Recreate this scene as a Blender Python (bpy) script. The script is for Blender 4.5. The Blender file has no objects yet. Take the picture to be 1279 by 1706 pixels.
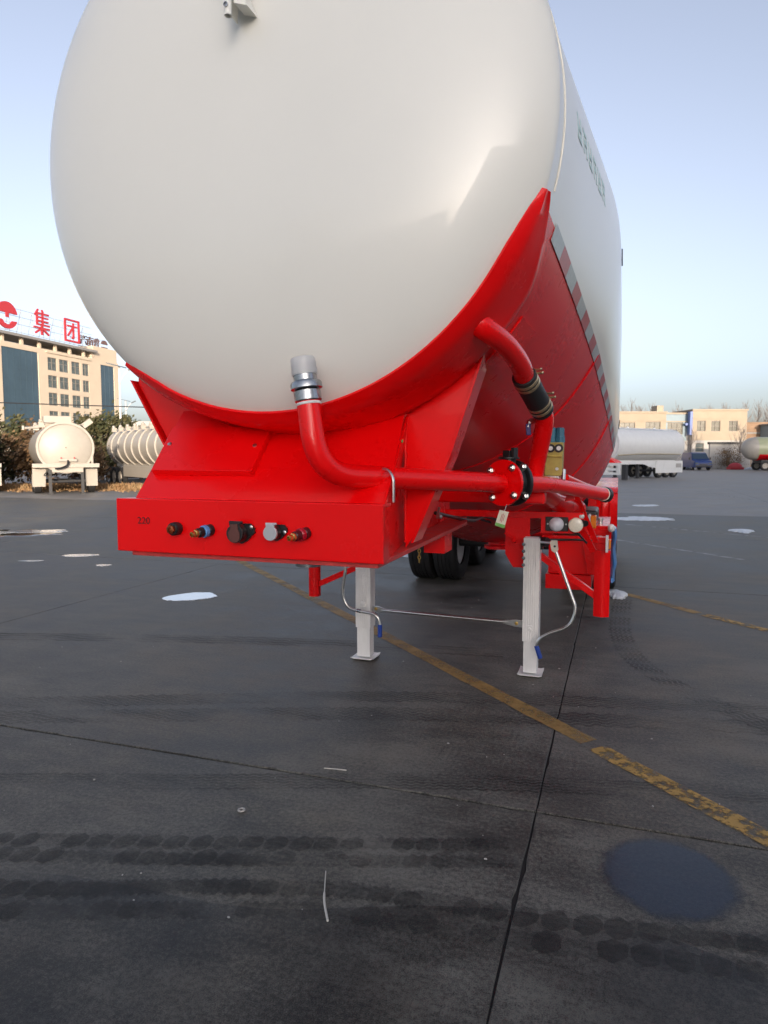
import bpy, bmesh, math, random
from mathutils import Vector, Matrix
R = math.radians
random.seed(7)
S = bpy.context.scene
COL = S.collection

# ------------------------------------------------------------------ camera, sky, sun, exposure
cd = bpy.data.cameras.new('camera'); cam = bpy.data.objects.new('camera', cd); COL.objects.link(cam)
cd.sensor_fit = 'VERTICAL'; cd.sensor_height = 36.0; cd.lens = 36.0 * 1150 / 1706
cd.dof.use_dof = True; cd.dof.focus_distance = 3.0; cd.dof.aperture_fstop = 8.0
cd.clip_start = 0.05; cd.clip_end = 3000
YAW, PITCH = R(18.70), R(4.673)
cam.location = (1.24, 0, 1.6)
cam.rotation_euler = (math.pi / 2 - PITCH, 0, YAW)
S.camera = cam
SUN_EL = R(8.0)
sdx, sdy = 0.5105, -0.8595                      # horizontal direction towards the sun
w = bpy.data.worlds.new('World'); S.world = w; w.use_nodes = True
nt = w.node_tree; bgn = nt.nodes['Background']
sky = nt.nodes.new('ShaderNodeTexSky'); sky.sky_type = 'NISHITA'; sky.sun_disc = False
sky.sun_elevation = SUN_EL; sky.sun_rotation = math.atan2(sdx, sdy)
sky.air_density = 0.8; sky.dust_density = 3.0; sky.ozone_density = 1.8
hs = nt.nodes.new('ShaderNodeHueSaturation'); hs.inputs['Saturation'].default_value = 0.52   # thin winter haze greys the sky
nt.links.new(sky.outputs[0], hs.inputs['Color']); wb = nt.nodes.new('ShaderNodeMix'); wb.data_type = 'RGBA'; wb.blend_type = 'MULTIPLY'; wb.inputs[0].default_value = 1.0
wb.inputs[7].default_value = (0.90, 0.882, 0.925, 1)                                                        # white balance of the whole sky
nt.links.new(hs.outputs[0], wb.inputs[6]); nt.links.new(wb.outputs[2], bgn.inputs[0]); bgn.inputs[1].default_value = 0.15
sl = bpy.data.lights.new('sun', 'SUN'); sl.energy = 2.0; sl.angle = R(0.6); sl.color = (1.0, 0.84, 0.66)
so = bpy.data.objects.new('sun', sl); COL.objects.link(so)
d = Vector((-sdx * math.cos(SUN_EL), -sdy * math.cos(SUN_EL), -math.sin(SUN_EL)))
so.rotation_euler = d.to_track_quat('-Z', 'Y').to_euler(); so.location = (30, -50, 40)
S.view_settings.view_transform = 'Standard'; S.view_settings.look = 'None'
S.view_settings.gamma = 1.0; S.view_settings.use_curve_mapping = False
S.view_settings.exposure = 1.47

# ------------------------------------------------------------------ materials
def mat(name, col, rough=0.5, metal=0.0, coat=0.0, var=0.0, vscale=6.0, bump=0.0, bscale=40.0, ior=1.5,
        trans=0.0, alpha=1.0, rvar=0.0, stretch=(1, 1, 1), spec=0.5):
    m = bpy.data.materials.new(name); m.use_nodes = True
    n = m.node_tree.nodes; l = m.node_tree.links; b = n['Principled BSDF']
    b.inputs['Base Color'].default_value = (*col, 1); b.inputs['Roughness'].default_value = rough
    b.inputs['Metallic'].default_value = metal; b.inputs['IOR'].default_value = ior
    b.inputs['Coat Weight'].default_value = coat; b.inputs['Coat Roughness'].default_value = 0.04
    b.inputs['Specular IOR Level'].default_value = spec
    b.inputs['Transmission Weight'].default_value = trans; b.inputs['Alpha'].default_value = alpha
    if var or bump or rvar:
        tc = n.new('ShaderNodeTexCoord'); mp = n.new('ShaderNodeMapping'); mp.inputs['Scale'].default_value = stretch
        l.new(tc.outputs['Object'], mp.inputs[0])
    if var or rvar:
        no = n.new('ShaderNodeTexNoise'); no.inputs['Scale'].default_value = vscale; no.inputs['Detail'].default_value = 6
        no.inputs['Roughness'].default_value = 0.65
        l.new(mp.outputs[0], no.inputs['Vector'])
    if var:
        mr = n.new('ShaderNodeMapRange'); mr.inputs[1].default_value = 0.3; mr.inputs[2].default_value = 0.7
        mr.inputs[3].default_value = 1 - var; mr.inputs[4].default_value = 1 + var
        mx = n.new('ShaderNodeMix'); mx.data_type = 'RGBA'; mx.blend_type = 'MULTIPLY'; mx.inputs[0].default_value = 1
        mx.inputs[6].default_value = (*col, 1)
        l.new(no.outputs[0], mr.inputs[0]); l.new(mr.outputs[0], mx.inputs[7]); l.new(mx.outputs[2], b.inputs['Base Color'])
    if rvar:
        m2 = n.new('ShaderNodeMapRange'); m2.inputs[1].default_value = 0.3; m2.inputs[2].default_value = 0.7
        m2.inputs[3].default_value = max(0, rough - rvar); m2.inputs[4].default_value = rough + rvar
        l.new(no.outputs[0], m2.inputs[0]); l.new(m2.outputs[0], b.inputs['Roughness'])
    if bump:
        nb = n.new('ShaderNodeTexNoise'); nb.inputs['Scale'].default_value = bscale; nb.inputs['Detail'].default_value = 4
        l.new(mp.outputs[0], nb.inputs['Vector'])
        bp = n.new('ShaderNodeBump'); bp.inputs['Strength'].default_value = bump; bp.inputs['Distance'].default_value = 0.02
        l.new(nb.outputs[0], bp.inputs['Height']); l.new(bp.outputs[0], b.inputs['Normal'])
    return m

M = {}
M['ivory'] = mat('ivory gloss paint', (0.80, 0.795, 0.735), 0.33, coat=0.32, var=0.015, vscale=1.6, bump=0.010, bscale=3.0, rvar=0.05)
M['red'] = mat('red gloss paint', (0.84, 0.0022, 0.0035), 0.28, coat=0.22, spec=0.25, var=0.03, vscale=2.0, bump=0.003, bscale=3.0, rvar=0.05)
M['belly'] = mat('red gloss belly paint', (0.78, 0.004, 0.009), 0.28, coat=0.10, spec=0.3, var=0.03, vscale=1.0, bump=0.006, bscale=1.3, rvar=0.05, stretch=(1, 1, 0.6))
M['dusty'] = mat('dusty red paint', (0.55, 0.045, 0.04), 0.45, coat=0.1, var=0.25, vscale=14, rvar=0.15)
M['alu'] = mat('pale grey leg paint', (0.80, 0.79, 0.76), 0.42, metal=0.0, var=0.10, vscale=9, bump=0.05, bscale=60, stretch=(1, 1, 0.3))
M['steel'] = mat('bright zinc steel', (0.62, 0.62, 0.60), 0.28, metal=1.0, var=0.12, vscale=30)
M['darksteel'] = mat('turned steel', (0.36, 0.37, 0.38), 0.24, metal=1.0, var=0.2, vscale=60)
M['brass'] = mat('brass', (0.72, 0.50, 0.16), 0.28, metal=1.0, var=0.15, vscale=40)
M['clamp'] = mat('yellow zinc clamp', (0.62, 0.50, 0.32), 0.32, metal=0.9, var=0.2, vscale=40)
M['black'] = mat('black plastic', (0.012, 0.012, 0.013), 0.4, var=0.2, vscale=30)
M['rubber'] = mat('tyre rubber', (0.018, 0.018, 0.019), 0.75, var=0.3, vscale=20)
M['hose'] = mat('black rubber hose', (0.014, 0.014, 0.016), 0.55, bump=0.1, bscale=200, var=0.2)
M['brown'] = mat('brown plastic lid', (0.115, 0.038, 0.030), 0.5, var=0.1)
M['maroon'] = mat('dark maroon plastic', (0.06, 0.008, 0.010), 0.35)
M['bluepl'] = mat('blue plastic', (0.015, 0.055, 0.32), 0.42, var=0.1)
M['bluering'] = mat('pale blue ring', (0.10, 0.28, 0.58), 0.4)
M['teal'] = mat('teal valve cap', (0.035, 0.15, 0.22), 0.4, var=0.15)
M['khaki'] = mat('olive yellow valve body', (0.42, 0.33, 0.07), 0.45, var=0.15, vscale=30)
M['silverlid'] = mat('silver socket lid', (0.60, 0.61, 0.63), 0.38, metal=0.6)
M['lampwhite'] = mat('white lamp lens', (0.66, 0.67, 0.74), 0.25, coat=0.5)
M['lampcream'] = mat('cream lamp lens', (0.80, 0.76, 0.62), 0.3, coat=0.4, var=0.08, vscale=90)
M['amber'] = mat('amber lens', (0.75, 0.20, 0.008), 0.25, coat=0.5)
M['whitepl'] = mat('white plastic', (0.72, 0.72, 0.70), 0.45)
M['capplastic'] = mat('frosted plastic cap', (0.80, 0.80, 0.80), 0.30, trans=0.55, ior=1.4)
M['paper'] = mat('paper tag', (0.66, 0.60, 0.48), 0.8)
M['greenprint'] = mat('green print', (0.16, 0.38, 0.09), 0.7)
M['redprint'] = mat('red print', (0.45, 0.10, 0.08), 0.7)
M['taperefl'] = mat('grey reflective tape', (0.38, 0.42, 0.43), 0.30, coat=0.3, var=0.12, vscale=40)
M['tapered'] = mat('red reflective tape', (0.42, 0.008, 0.025), 0.30, coat=0.3, var=0.12, vscale=40)
M['greentext'] = mat('green lettering', (0.50, 0.66, 0.62), 0.4)
M['film'] = mat('blue film', (0.05, 0.25, 0.62), 0.28, coat=0.3, bump=0.35, bscale=18)
M['ink'] = mat('marker ink', (0.03, 0.002, 0.003), 0.6)
M['weld'] = mat('ivory weld seam', (0.82, 0.79, 0.70), 0.35, coat=0.3)
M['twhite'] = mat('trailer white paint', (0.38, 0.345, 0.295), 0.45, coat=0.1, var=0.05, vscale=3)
M['shadewhite'] = mat('white trailer paint for shade', (0.72, 0.72, 0.70), 0.4, coat=0.2, var=0.04, vscale=3)
M['tdark'] = mat('dark chassis paint', (0.03, 0.03, 0.032), 0.6)
M['cream'] = mat('cream render', (0.58, 0.48, 0.365), 0.85, var=0.05, vscale=0.4)
M['cream2'] = mat('pale yellow render', (0.36, 0.295, 0.22), 0.85, var=0.07, vscale=0.5)
M['greywall'] = mat('grey white wall and shade', (0.38, 0.365, 0.345), 0.8, var=0.07, vscale=0.8)  # also carries the painted shade on the two storey building's lower walls
M['bluewall'] = mat('pale blue panel', (0.22, 0.29, 0.33), 0.6, var=0.08, vscale=0.6)
M['bluetrim'] = mat('blue steel trim', (0.12, 0.18, 0.42), 0.5)
M['glassblue'] = mat('blue curtain glazing', (0.050, 0.085, 0.115), 0.2, var=0.18, vscale=0.15)
M['glassgrey'] = mat('grey window glass', (0.10, 0.12, 0.12), 0.15, var=0.4, vscale=0.9)
M['glasstan'] = mat('tan window glass', (0.085, 0.08, 0.055), 0.2, var=0.4, vscale=1.4)
M['roofgrey'] = mat('grey roof slab', (0.24, 0.23, 0.22), 0.8)
M['frame'] = mat('pale window frame', (0.22, 0.20, 0.17), 0.6)
M['brick'] = mat('brown brick wall', (0.26, 0.17, 0.11), 0.9, var=0.3, vscale=1.2, stretch=(0.3, 1, 3))
M['signred'] = mat('red sign face', (0.46, 0.035, 0.045), 0.5)
M['signback'] = mat('brown sign back', (0.15, 0.09, 0.085), 0.7)
M['truss'] = mat('grey truss steel', (0.33, 0.34, 0.36), 0.6)
M['wire'] = mat('black cable', (0.02, 0.02, 0.022), 0.6)
M['polewhite'] = mat('white pole', (0.62, 0.60, 0.56), 0.5)
M['solar'] = mat('solar panel', (0.11, 0.13, 0.14), 0.2)
M['bark'] = mat('bark', (0.10, 0.075, 0.055), 0.9, var=0.3, vscale=5)
M['palebark'] = mat('grey bark', (0.22, 0.19, 0.17), 0.9, var=0.2, vscale=5)
M['carblue'] = mat('blue van paint', (0.012, 0.035, 0.15), 0.4, coat=0.1)
M['carglass'] = mat('car glass', (0.03, 0.05, 0.08), 0.08)
M['palegreen'] = mat('pale green tank paint', (0.36, 0.38, 0.23), 0.4, coat=0.2)
M['factory'] = mat('grey factory cladding', (0.60, 0.59, 0.57), 0.6, var=0.05, vscale=0.5)  # unseen walls made pale to bounce light onto the tank
M['snow'] = mat('old snow', (0.62, 0.645, 0.67), 0.6, var=0.15, vscale=7, bump=0.8, bscale=9)
M['ice'] = mat('white ice', (0.52, 0.56, 0.58), 0.16, var=0.12, vscale=6, coat=0.6)
M['water'] = mat('puddle water', (0.020, 0.026, 0.040), 0.06, ior=1.33, var=0.25, vscale=3, bump=0.02, bscale=6)
def film(name, col, rough):
    m = mat(name, col, rough, var=0.2, vscale=5); n = m.node_tree.nodes; l = m.node_tree.links; b = n['Principled BSDF']
    tc = n.new('ShaderNodeTexCoord'); mp = n.new('ShaderNodeMapping'); mp.inputs['Scale'].default_value = (3.75, 3.5, 0); l.new(tc.outputs['Object'], mp.inputs[0])
    ln = n.new('ShaderNodeVectorMath'); ln.operation = 'LENGTH'; l.new(mp.outputs[0], ln.inputs[0])
    no = n.new('ShaderNodeTexNoise'); no.inputs['Scale'].default_value = 9; no.inputs['Detail'].default_value = 6; l.new(tc.outputs['Object'], no.inputs['Vector'])
    ad = n.new('ShaderNodeMath'); ad.operation = 'MULTIPLY_ADD'; ad.inputs[1].default_value = 0.35; l.new(no.outputs[0], ad.inputs[0]); l.new(ln.outputs['Value'], ad.inputs[2])
    r_ = n.new('ShaderNodeMapRange'); r_.inputs[1].default_value = 0.95; r_.inputs[2].default_value = 1.15; r_.inputs[3].default_value = 0.72; r_.inputs[4].default_value = 0.0
    l.new(ad.outputs[0], r_.inputs[0]); l.new(r_.outputs[0], b.inputs['Alpha']); return m
M['film_water'] = film('thin blue puddle film', (0.006, 0.014, 0.036), 0.2)
M['stone'] = mat('pale stone chip', (0.42, 0.40, 0.37), 0.8)
M['stick'] = mat('pale straw', (0.55, 0.52, 0.46), 0.7)

def concrete(name, lo, hi, tint):
    m = bpy.data.materials.new(name); m.use_nodes = True
    n = m.node_tree.nodes; l = m.node_tree.links; b = n['Principled BSDF']
    g = n.new('ShaderNodeNewGeometry')
    def noise(scale, detail, st=(1, 1, 1), rough=0.6):
        mp = n.new('ShaderNodeMapping'); mp.inputs['Scale'].default_value = st
        l.new(g.outputs['Position'], mp.inputs[0])
        x = n.new('ShaderNodeTexNoise'); x.inputs['Scale'].default_value = scale; x.inputs['Detail'].default_value = detail
        x.inputs['Roughness'].default_value = rough; l.new(mp.outputs[0], x.inputs['Vector']); return x.outputs[0]
    def math_(op, a, c):
        x = n.new('ShaderNodeMath'); x.operation = op
        for i, v in enumerate((a, c)):
            if isinstance(v, (int, float)): x.inputs[i].default_value = v
            else: l.new(v, x.inputs[i])
        return x.outputs[0]
    big = noise(0.55, 5, (1, 1, 1)); mid = noise(2.0, 9, (0.75, 1.15, 1), 0.68); fine = noise(55, 6); grit = noise(220, 3)
    streak = noise(5.0, 6, (0.18, 2.2, 1), 0.65)
    oi = n.new('ShaderNodeObjectInfo')
    s = 0.40
    for src, k in ((big, 2.6), (mid, 2.4), (streak, 0.9), (fine, 2.4), (grit, 2.2)):
        s = math_('ADD', s, math_('MULTIPLY', math_('SUBTRACT', src, 0.5), k))
    s = math_('ADD', s, math_('MULTIPLY', oi.outputs['Random'], 0.16))
    mr = n.new('ShaderNodeMapRange'); mr.inputs[1].default_value = 0.0; mr.inputs[2].default_value = 1.0
    l.new(s, mr.inputs[0])
    cr = n.new('ShaderNodeMix'); cr.data_type = 'RGBA'
    cr.inputs[6].default_value = (lo * tint[0], lo * tint[1], lo * tint[2], 1); cr.inputs[7].default_value = (hi * tint[0], hi * tint[1], hi * tint[2], 1)
    l.new(mr.outputs[0], cr.inputs[0])
    # brown and olive grime
    hue = noise(0.9, 4, (1, 0.8, 1)); hm = n.new('ShaderNodeMapRange'); hm.inputs[1].default_value = 0.45; hm.inputs[2].default_value = 0.7
    l.new(hue, hm.inputs[0])
    c2 = n.new('ShaderNodeMix'); c2.data_type = 'RGBA'; c2.blend_type = 'MULTIPLY'; c2.inputs[7].default_value = (1.06, 0.98, 0.88, 1)
    l.new(hm.outputs[0], c2.inputs[0]); l.new(cr.outputs[2], c2.inputs[6])
    # pale chips
    ch = n.new('ShaderNodeTexVoronoi'); ch.inputs['Scale'].default_value = 9.0; l.new(g.outputs['Position'], ch.inputs['Vector'])
    cm = n.new('ShaderNodeMapRange'); cm.inputs[1].default_value = 0.045; cm.inputs[2].default_value = 0.025
    l.new(ch.outputs['Distance'], cm.inputs[0])
    gate = math_('GREATER_THAN', noise(3.1, 2), 0.60)
    c3 = n.new('ShaderNodeMix'); c3.data_type = 'RGBA'; c3.inputs[7].default_value = (0.17, 0.165, 0.155, 1)
    l.new(math_('MULTIPLY', math_('MULTIPLY', cm.outputs[0], gate), 0.7), c3.inputs[0]); l.new(c2.outputs[2], c3.inputs[6])
    l.new(c3.outputs[2], b.inputs['Base Color'])
    rr = n.new('ShaderNodeMapRange'); rr.inputs[1].default_value = 0.1; rr.inputs[2].default_value = 0.9; rr.inputs[3].default_value = 0.46; rr.inputs[4].default_value = 0.72
    l.new(s, rr.inputs[0]); l.new(rr.outputs[0], b.inputs['Roughness'])
    b.inputs['Specular IOR Level'].default_value = 0.30
    bp = n.new('ShaderNodeBump'); bp.inputs['Strength'].default_value = 0.5; bp.inputs['Distance'].default_value = 0.008
    l.new(math_('ADD', math_('MULTIPLY', fine, 0.8), math_('ADD', math_('MULTIPLY', grit, 0.35), math_('MULTIPLY', mid, 1.2))), bp.inputs['Height'])
    l.new(bp.outputs[0], b.inputs['Normal'])
    return m
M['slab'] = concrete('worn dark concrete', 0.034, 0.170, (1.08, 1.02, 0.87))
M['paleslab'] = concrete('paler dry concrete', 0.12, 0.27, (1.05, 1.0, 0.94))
M['ground'] = concrete('far asphalt', 0.13, 0.27, (1.05, 1.0, 0.94))
M['joint'] = mat('joint filler', (0.022, 0.020, 0.018), 0.9)

def worn(name, col, rough, cover, scale, detail=8, st=(1, 1, 1)):
    """paint or dirt on the ground, worn through in patches (thin real sheet, broken up by transparency)"""
    m = mat(name, col, rough, var=0.2, vscale=8); n = m.node_tree.nodes; l = m.node_tree.links; b = n['Principled BSDF']
    g = n.new('ShaderNodeNewGeometry'); mp = n.new('ShaderNodeMapping'); mp.inputs['Scale'].default_value = st
    l.new(g.outputs['Position'], mp.inputs[0])
    x = n.new('ShaderNodeTexNoise'); x.inputs['Scale'].default_value = scale; x.inputs['Detail'].default_value = detail; x.inputs['Roughness'].default_value = 0.7
    l.new(mp.outputs[0], x.inputs['Vector'])
    r_ = n.new('ShaderNodeMapRange'); r_.inputs[1].default_value = cover[0]; r_.inputs[2].default_value = cover[1]; r_.inputs[3].default_value = cover[2]; r_.inputs[4].default_value = cover[3]
    l.new(x.outputs[0], r_.inputs[0]); l.new(r_.outputs[0], b.inputs['Alpha']); return m
M['yellow'] = worn('worn yellow road paint', (0.40, 0.24, 0.065), 0.7, (0.40, 0.62, 0.92, 0.30), 4)
M['yellowworn'] = worn('flaking yellow road paint', (0.42, 0.255, 0.06), 0.7, (0.45, 0.58, 1.0, 0.05), 15)
M['whiteline'] = worn('faded white road paint', (0.42, 0.42, 0.40), 0.7, (0.35, 0.65, 0.95, 0.2), 5)
M['tread'] = worn('tyre dirt', (0.010, 0.010, 0.010), 0.7, (0.36, 0.60, 0.62, 0.0), 3.2)
M['treadfaint'] = worn('faint tyre dirt', (0.010, 0.010, 0.010), 0.7, (0.36, 0.60, 0.40, 0.0), 2.6, st=(0.5, 1.5, 1))
M['treadmid'] = worn('tyre dirt band', (0.010, 0.010, 0.010), 0.7, (0.36, 0.60, 0.38, 0.02), 2.4, st=(0.6, 1.4, 1))
M['stain'] = worn('shade and mud tint', (0.014, 0.014, 0.015), 0.4, (0.34, 0.70, 0.50, 0.0), 1.6)  # serves the painted foreground darkening and one real muddy spot

def leafmat(name, a, c):
    m = bpy.data.materials.new(name); m.use_nodes = True
    n = m.node_tree.nodes; l = m.node_tree.links; b = n['Principled BSDF']; b.inputs['Roughness'].default_value = 0.75
    g = n.new('ShaderNodeNewGeometry'); x = n.new('ShaderNodeTexNoise'); x.inputs['Scale'].default_value = 1.4; x.inputs['Detail'].default_value = 5
    l.new(g.outputs['Position'], x.inputs['Vector'])
    mr = n.new('ShaderNodeMapRange'); mr.inputs[1].default_value = 0.35; mr.inputs[2].default_value = 0.65; l.new(x.outputs[0], mr.inputs[0])
    mx = n.new('ShaderNodeMix'); mx.data_type = 'RGBA'; mx.inputs[6].default_value = (*a, 1); mx.inputs[7].default_value = (*c, 1)
    l.new(mr.outputs[0], mx.inputs[0]); l.new(mx.outputs[2], b.inputs['Base Color']); return m
M['leaf'] = leafmat('evergreen leaves', (0.035, 0.045, 0.015), (0.10, 0.085, 0.030))
M['dryleaf'] = leafmat('brown shrub leaves', (0.09, 0.055, 0.028), (0.19, 0.11, 0.05))
M['drygrass'] = leafmat('dry grass', (0.26, 0.14, 0.06), (0.36, 0.24, 0.12))

# ------------------------------------------------------------------ mesh helpers
class MB:
    def __init__(s): s.v = []; s.f = []; s.fl = []
    def add(s, vs, fs, flat=False):
        o = len(s.v); s.v += [tuple(p) for p in vs]; s.f += [tuple(i + o for i in f) for f in fs]; s.fl += [flat] * len(fs); return s
    def box(s, x0, x1, y0, y1, z0, z1):
        return s.add([(x0, y0, z0), (x1, y0, z0), (x1, y1, z0), (x0, y1, z0), (x0, y0, z1), (x1, y0, z1), (x1, y1, z1), (x0, y1, z1)],
                     [(0, 3, 2, 1), (4, 5, 6, 7), (0, 1, 5, 4), (1, 2, 6, 5), (2, 3, 7, 6), (3, 0, 4, 7)])
    def bar(s, p0, p1, wd, ht, up=(0, 0, 1)):
        p0, p1 = Vector(p0), Vector(p1); t = (p1 - p0).normalized(); u = Vector(up)
        a = t.cross(u).normalized(); u = a.cross(t).normalized()
        q = [a * sx * wd / 2 + u * sz * ht / 2 for sx, sz in ((-1, -1), (1, -1), (1, 1), (-1, 1))]
        return s.add([p0 + x for x in q] + [p1 + x for x in q], [(3, 2, 1, 0), (4, 5, 6, 7), (0, 1, 5, 4), (1, 2, 6, 5), (2, 3, 7, 6), (3, 0, 4, 7)])
    def prism(s, pts, vec):
        n = len(pts); v = Vector(vec); P = [Vector(p) for p in pts]
        nrm = sum(((P[i].cross(P[(i + 1) % n])) for i in range(n)), Vector((0, 0, 0)))
        if nrm.dot(v) > 0: P = P[::-1]
        fs = [tuple(range(n)), tuple(range(2 * n - 1, n - 1, -1))]
        fs += [(i, n + i, n + (i + 1) % n, (i + 1) % n) for i in range(n)]
        return s.add(P + [p + v for p in P], fs)
    def loft(s, rings, closed=True, cap0=False, cap1=False, flat=False):
        k = len(rings[0]); vs = [p for r in rings for p in r]; fs = []
        for i in range(len(rings) - 1):
            for j in range(k if closed else k - 1):
                a, b_ = i * k + j, i * k + (j + 1) % k; fs.append((a, b_, b_ + k, a + k))
        if cap0: fs.append(tuple(range(k - 1, -1, -1)))
        if cap1: fs.append(tuple(range((len(rings) - 1) * k, len(rings) * k)))
        return s.add(vs, fs, flat)
    def lathe(s, o, axis, prof, n=24):
        o = Vector(o); t = Vector(axis).normalized(); a = t.orthogonal().normalized(); b_ = t.cross(a)
        rings = [[o + t * h + (a * math.cos(2 * math.pi * j / n) + b_ * math.sin(2 * math.pi * j / n)) * max(r, 1e-4) for j in range(n)] for r, h in prof]
        return s.loft(rings, True, True, True)
    def cyl(s, p0, p1, r0, r1=None, n=16):
        p0, p1 = Vector(p0), Vector(p1); L = (p1 - p0).length
        return s.lathe(p0, p1 - p0, [(r0, 0), (r0 if r1 is None else r1, L)], n)
    def tube(s, path, r, n=14, cap=True):
        P = [Vector(p) for p in path]; rings = []; prev = None
        for i, p in enumerate(P):
            t = (P[min(i + 1, len(P) - 1)] - P[max(i - 1, 0)]).normalized()
            if prev is None: a = t.orthogonal().normalized()
            else: a = (prev - t * prev.dot(t)).normalized()
            prev = a; b_ = t.cross(a); rr = r[i] if isinstance(r, (list, tuple)) else r
            rings.append([p + (a * math.cos(2 * math.pi * j / n) + b_ * math.sin(2 * math.pi * j / n)) * rr for j in range(n)])
        return s.loft(rings, True, cap, cap)
    def ball(s, c, r, sc=(1, 1, 1), n=16, m=10):
        c = Vector(c); rings = []
        for i in range(m + 1):
            th = -math.pi / 2 + math.pi * i / m; q = max(math.cos(th), 0.003)
            rings.append([c + Vector((r * sc[0] * q * math.cos(2 * math.pi * j / n), r * sc[1] * q * math.sin(2 * math.pi * j / n), r * sc[2] * math.sin(th))) for j in range(n)])
        return s.loft(rings, True, True, True)
    def build(s, name, m, parent=None, bevel=0.0, off=(0, 0, 0), angle=35, kind=None, label=None):
        me = bpy.data.meshes.new(name); o_ = Vector(off)
        me.from_pydata([tuple(Vector(p) - o_) for p in s.v], [], s.f); me.materials.append(M[m] if isinstance(m, str) else m)
        me.polygons.foreach_set('use_smooth', [not q for q in s.fl]); me.set_sharp_from_angle(angle=R(angle)); me.update()
        o = bpy.data.objects.new(name, me); COL.objects.link(o)
        if parent is not None: o.parent = parent
        else: o.location = o_
        if bevel:
            bv = o.modifiers.new('bevel', 'BEVEL'); bv.width = bevel; bv.segments = 2; bv.limit_method = 'ANGLE'; bv.angle_limit = R(40); bv.harden_normals = True
        if kind: o['kind'] = kind
        if label: o['label'] = label
        return o

def nocap(b):
    k = [i for i, f in enumerate(b.f) if len(f) <= 4]; b.f, b.fl = [b.f[i] for i in k], [b.fl[i] for i in k]; return b
def thing(name, label, cat, loc=(0, 0, 0), rz=0.0, group=None):
    o = bpy.data.objects.new(name, None); COL.objects.link(o); o.location = loc; o.rotation_euler = (0, 0, rz)
    o.empty_display_size = 0.2; o['label'] = label; o['category'] = cat
    if group: o['group'] = group
    return o
def tag(o, label, cat, group=None):
    o['label'] = label; o['category'] = cat
    if group: o['group'] = group
    return o
def copy_tree(o, parent=None):
    c = o.copy(); COL.objects.link(c)
    if parent is not None: c.parent = parent
    for ch in list(o.children): copy_tree(ch, c)
    return c
def smooth(pts, n=8):
    P = [Vector(p) for p in pts]; out = []
    for i in range(len(P) - 1):
        p0 = P[max(i - 1, 0)]; p1 = P[i]; p2 = P[i + 1]; p3 = P[min(i + 2, len(P) - 1)]
        for k in range(n):
            t = k / n
            out.append(0.5 * ((2 * p1) + (p2 - p0) * t + (2 * p0 - 5 * p1 + 4 * p2 - p3) * t * t + (3 * p1 - p0 - 3 * p2 + p3) * t ** 3))
    out.append(P[-1]); return out
def corner(pts, rad, n=8):
    """polyline with rounded corners"""
    P = [Vector(p) for p in pts]; out = [P[0]]
    for i in range(1, len(P) - 1):
        r_ = rad[i - 1] if isinstance(rad, (list, tuple)) else rad
        a = P[i] + (P[i - 1] - P[i]).normalized() * r_; b_ = P[i] + (P[i + 1] - P[i]).normalized() * r_
        for k in range(n + 1):
            t = k / n; out.append(a * (1 - t) ** 2 + P[i] * 2 * t * (1 - t) + b_ * t * t)
    out.append(P[-1]); return out
def lettering(text, size, depth=0.01):
    """mesh data of a word in the built-in face, lying in its local XY plane"""
    c = bpy.data.curves.new('lettering', 'FONT'); c.body = text; c.size = size; c.extrude = depth / 2; c.align_x = 'CENTER'; c.align_y = 'CENTER'
    o = bpy.data.objects.new('lettering', c); COL.objects.link(o)
    me = bpy.data.meshes.new_from_object(o.evaluated_get(bpy.context.evaluated_depsgraph_get()))
    bpy.data.objects.remove(o); return me

# ------------------------------------------------------------------ ground, pavement, markings
g = MB().add([(-1500, -600, -0.014), (1500, -600, -0.014), (1500, 2200, -0.014), (-1500, 2200, -0.014)], [(0, 1, 2, 3)])
g.build('ground', 'ground', kind='structure')
jf = MB().add([(-30.6, -8.5, -0.010), (22, -8.5, -0.010), (22, 49.2, -0.010), (-30.6, 49.2, -0.010)], [(0, 1, 2, 3)])
pav = jf.build('pavement', 'joint', kind='structure')
SX, SY = 5.25, 5.76
slab_mes = {}
def slab_mesh(key):
    rnd = random.Random(hash(key) % 1000 + 5); k = 0.0028; h = 0.0065; n = 90; top, bot, mid_ = [], [], []
    for (ax_, ay), (bx, by) in (((k, h), (SX - k, h)), ((SX - k, h), (SX - k, SY - h)), ((SX - k, SY - h), (k, SY - h)), ((k, SY - h), (k, h))):
        dx, dy = bx - ax_, by - ay; L = math.hypot(dx, dy); nx, ny = -dy / L, dx / L; wob = 0.0
        amp = 0.0026 if abs(dy) > abs(dx) else 0.0012
        for q in range(n):
            t = q / n; wob = wob * 0.7 + rnd.uniform(-amp, amp) * 0.6; e = max(0.0, wob + amp * 0.6) if 0 < q else 0.0
            if rnd.random() < 0.05: e += rnd.uniform(0.003, 0.010)
            x, y = ax_ + dx * t + nx * e, ay + dy * t + ny * e
            bot.append((x, y, -0.0095)); mid_.append((x, y, -0.003)); top.append((x + nx * 0.003 + dy * 0, y + ny * 0.003, 0.0))
    b = MB(); b.loft([bot, mid_, top], True, False, True)
    me = bpy.data.meshes.new('concrete_slab'); me.from_pydata(b.v, [], b.f); me.materials.append(M['paleslab' if key[1] else 'slab']); me.update(); return me
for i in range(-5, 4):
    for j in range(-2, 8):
        key = ((i * 3 + j) % 3, j >= 3 or j < -1)  # far rows are paler; unseen row behind the camera is pale for bounce light
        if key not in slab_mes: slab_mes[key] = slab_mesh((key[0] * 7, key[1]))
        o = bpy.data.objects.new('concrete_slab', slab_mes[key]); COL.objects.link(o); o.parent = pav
        o.location = (0.93 + i * SX, 3.05 + j * SY, random.uniform(-0.0008, 0.0008))

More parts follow.
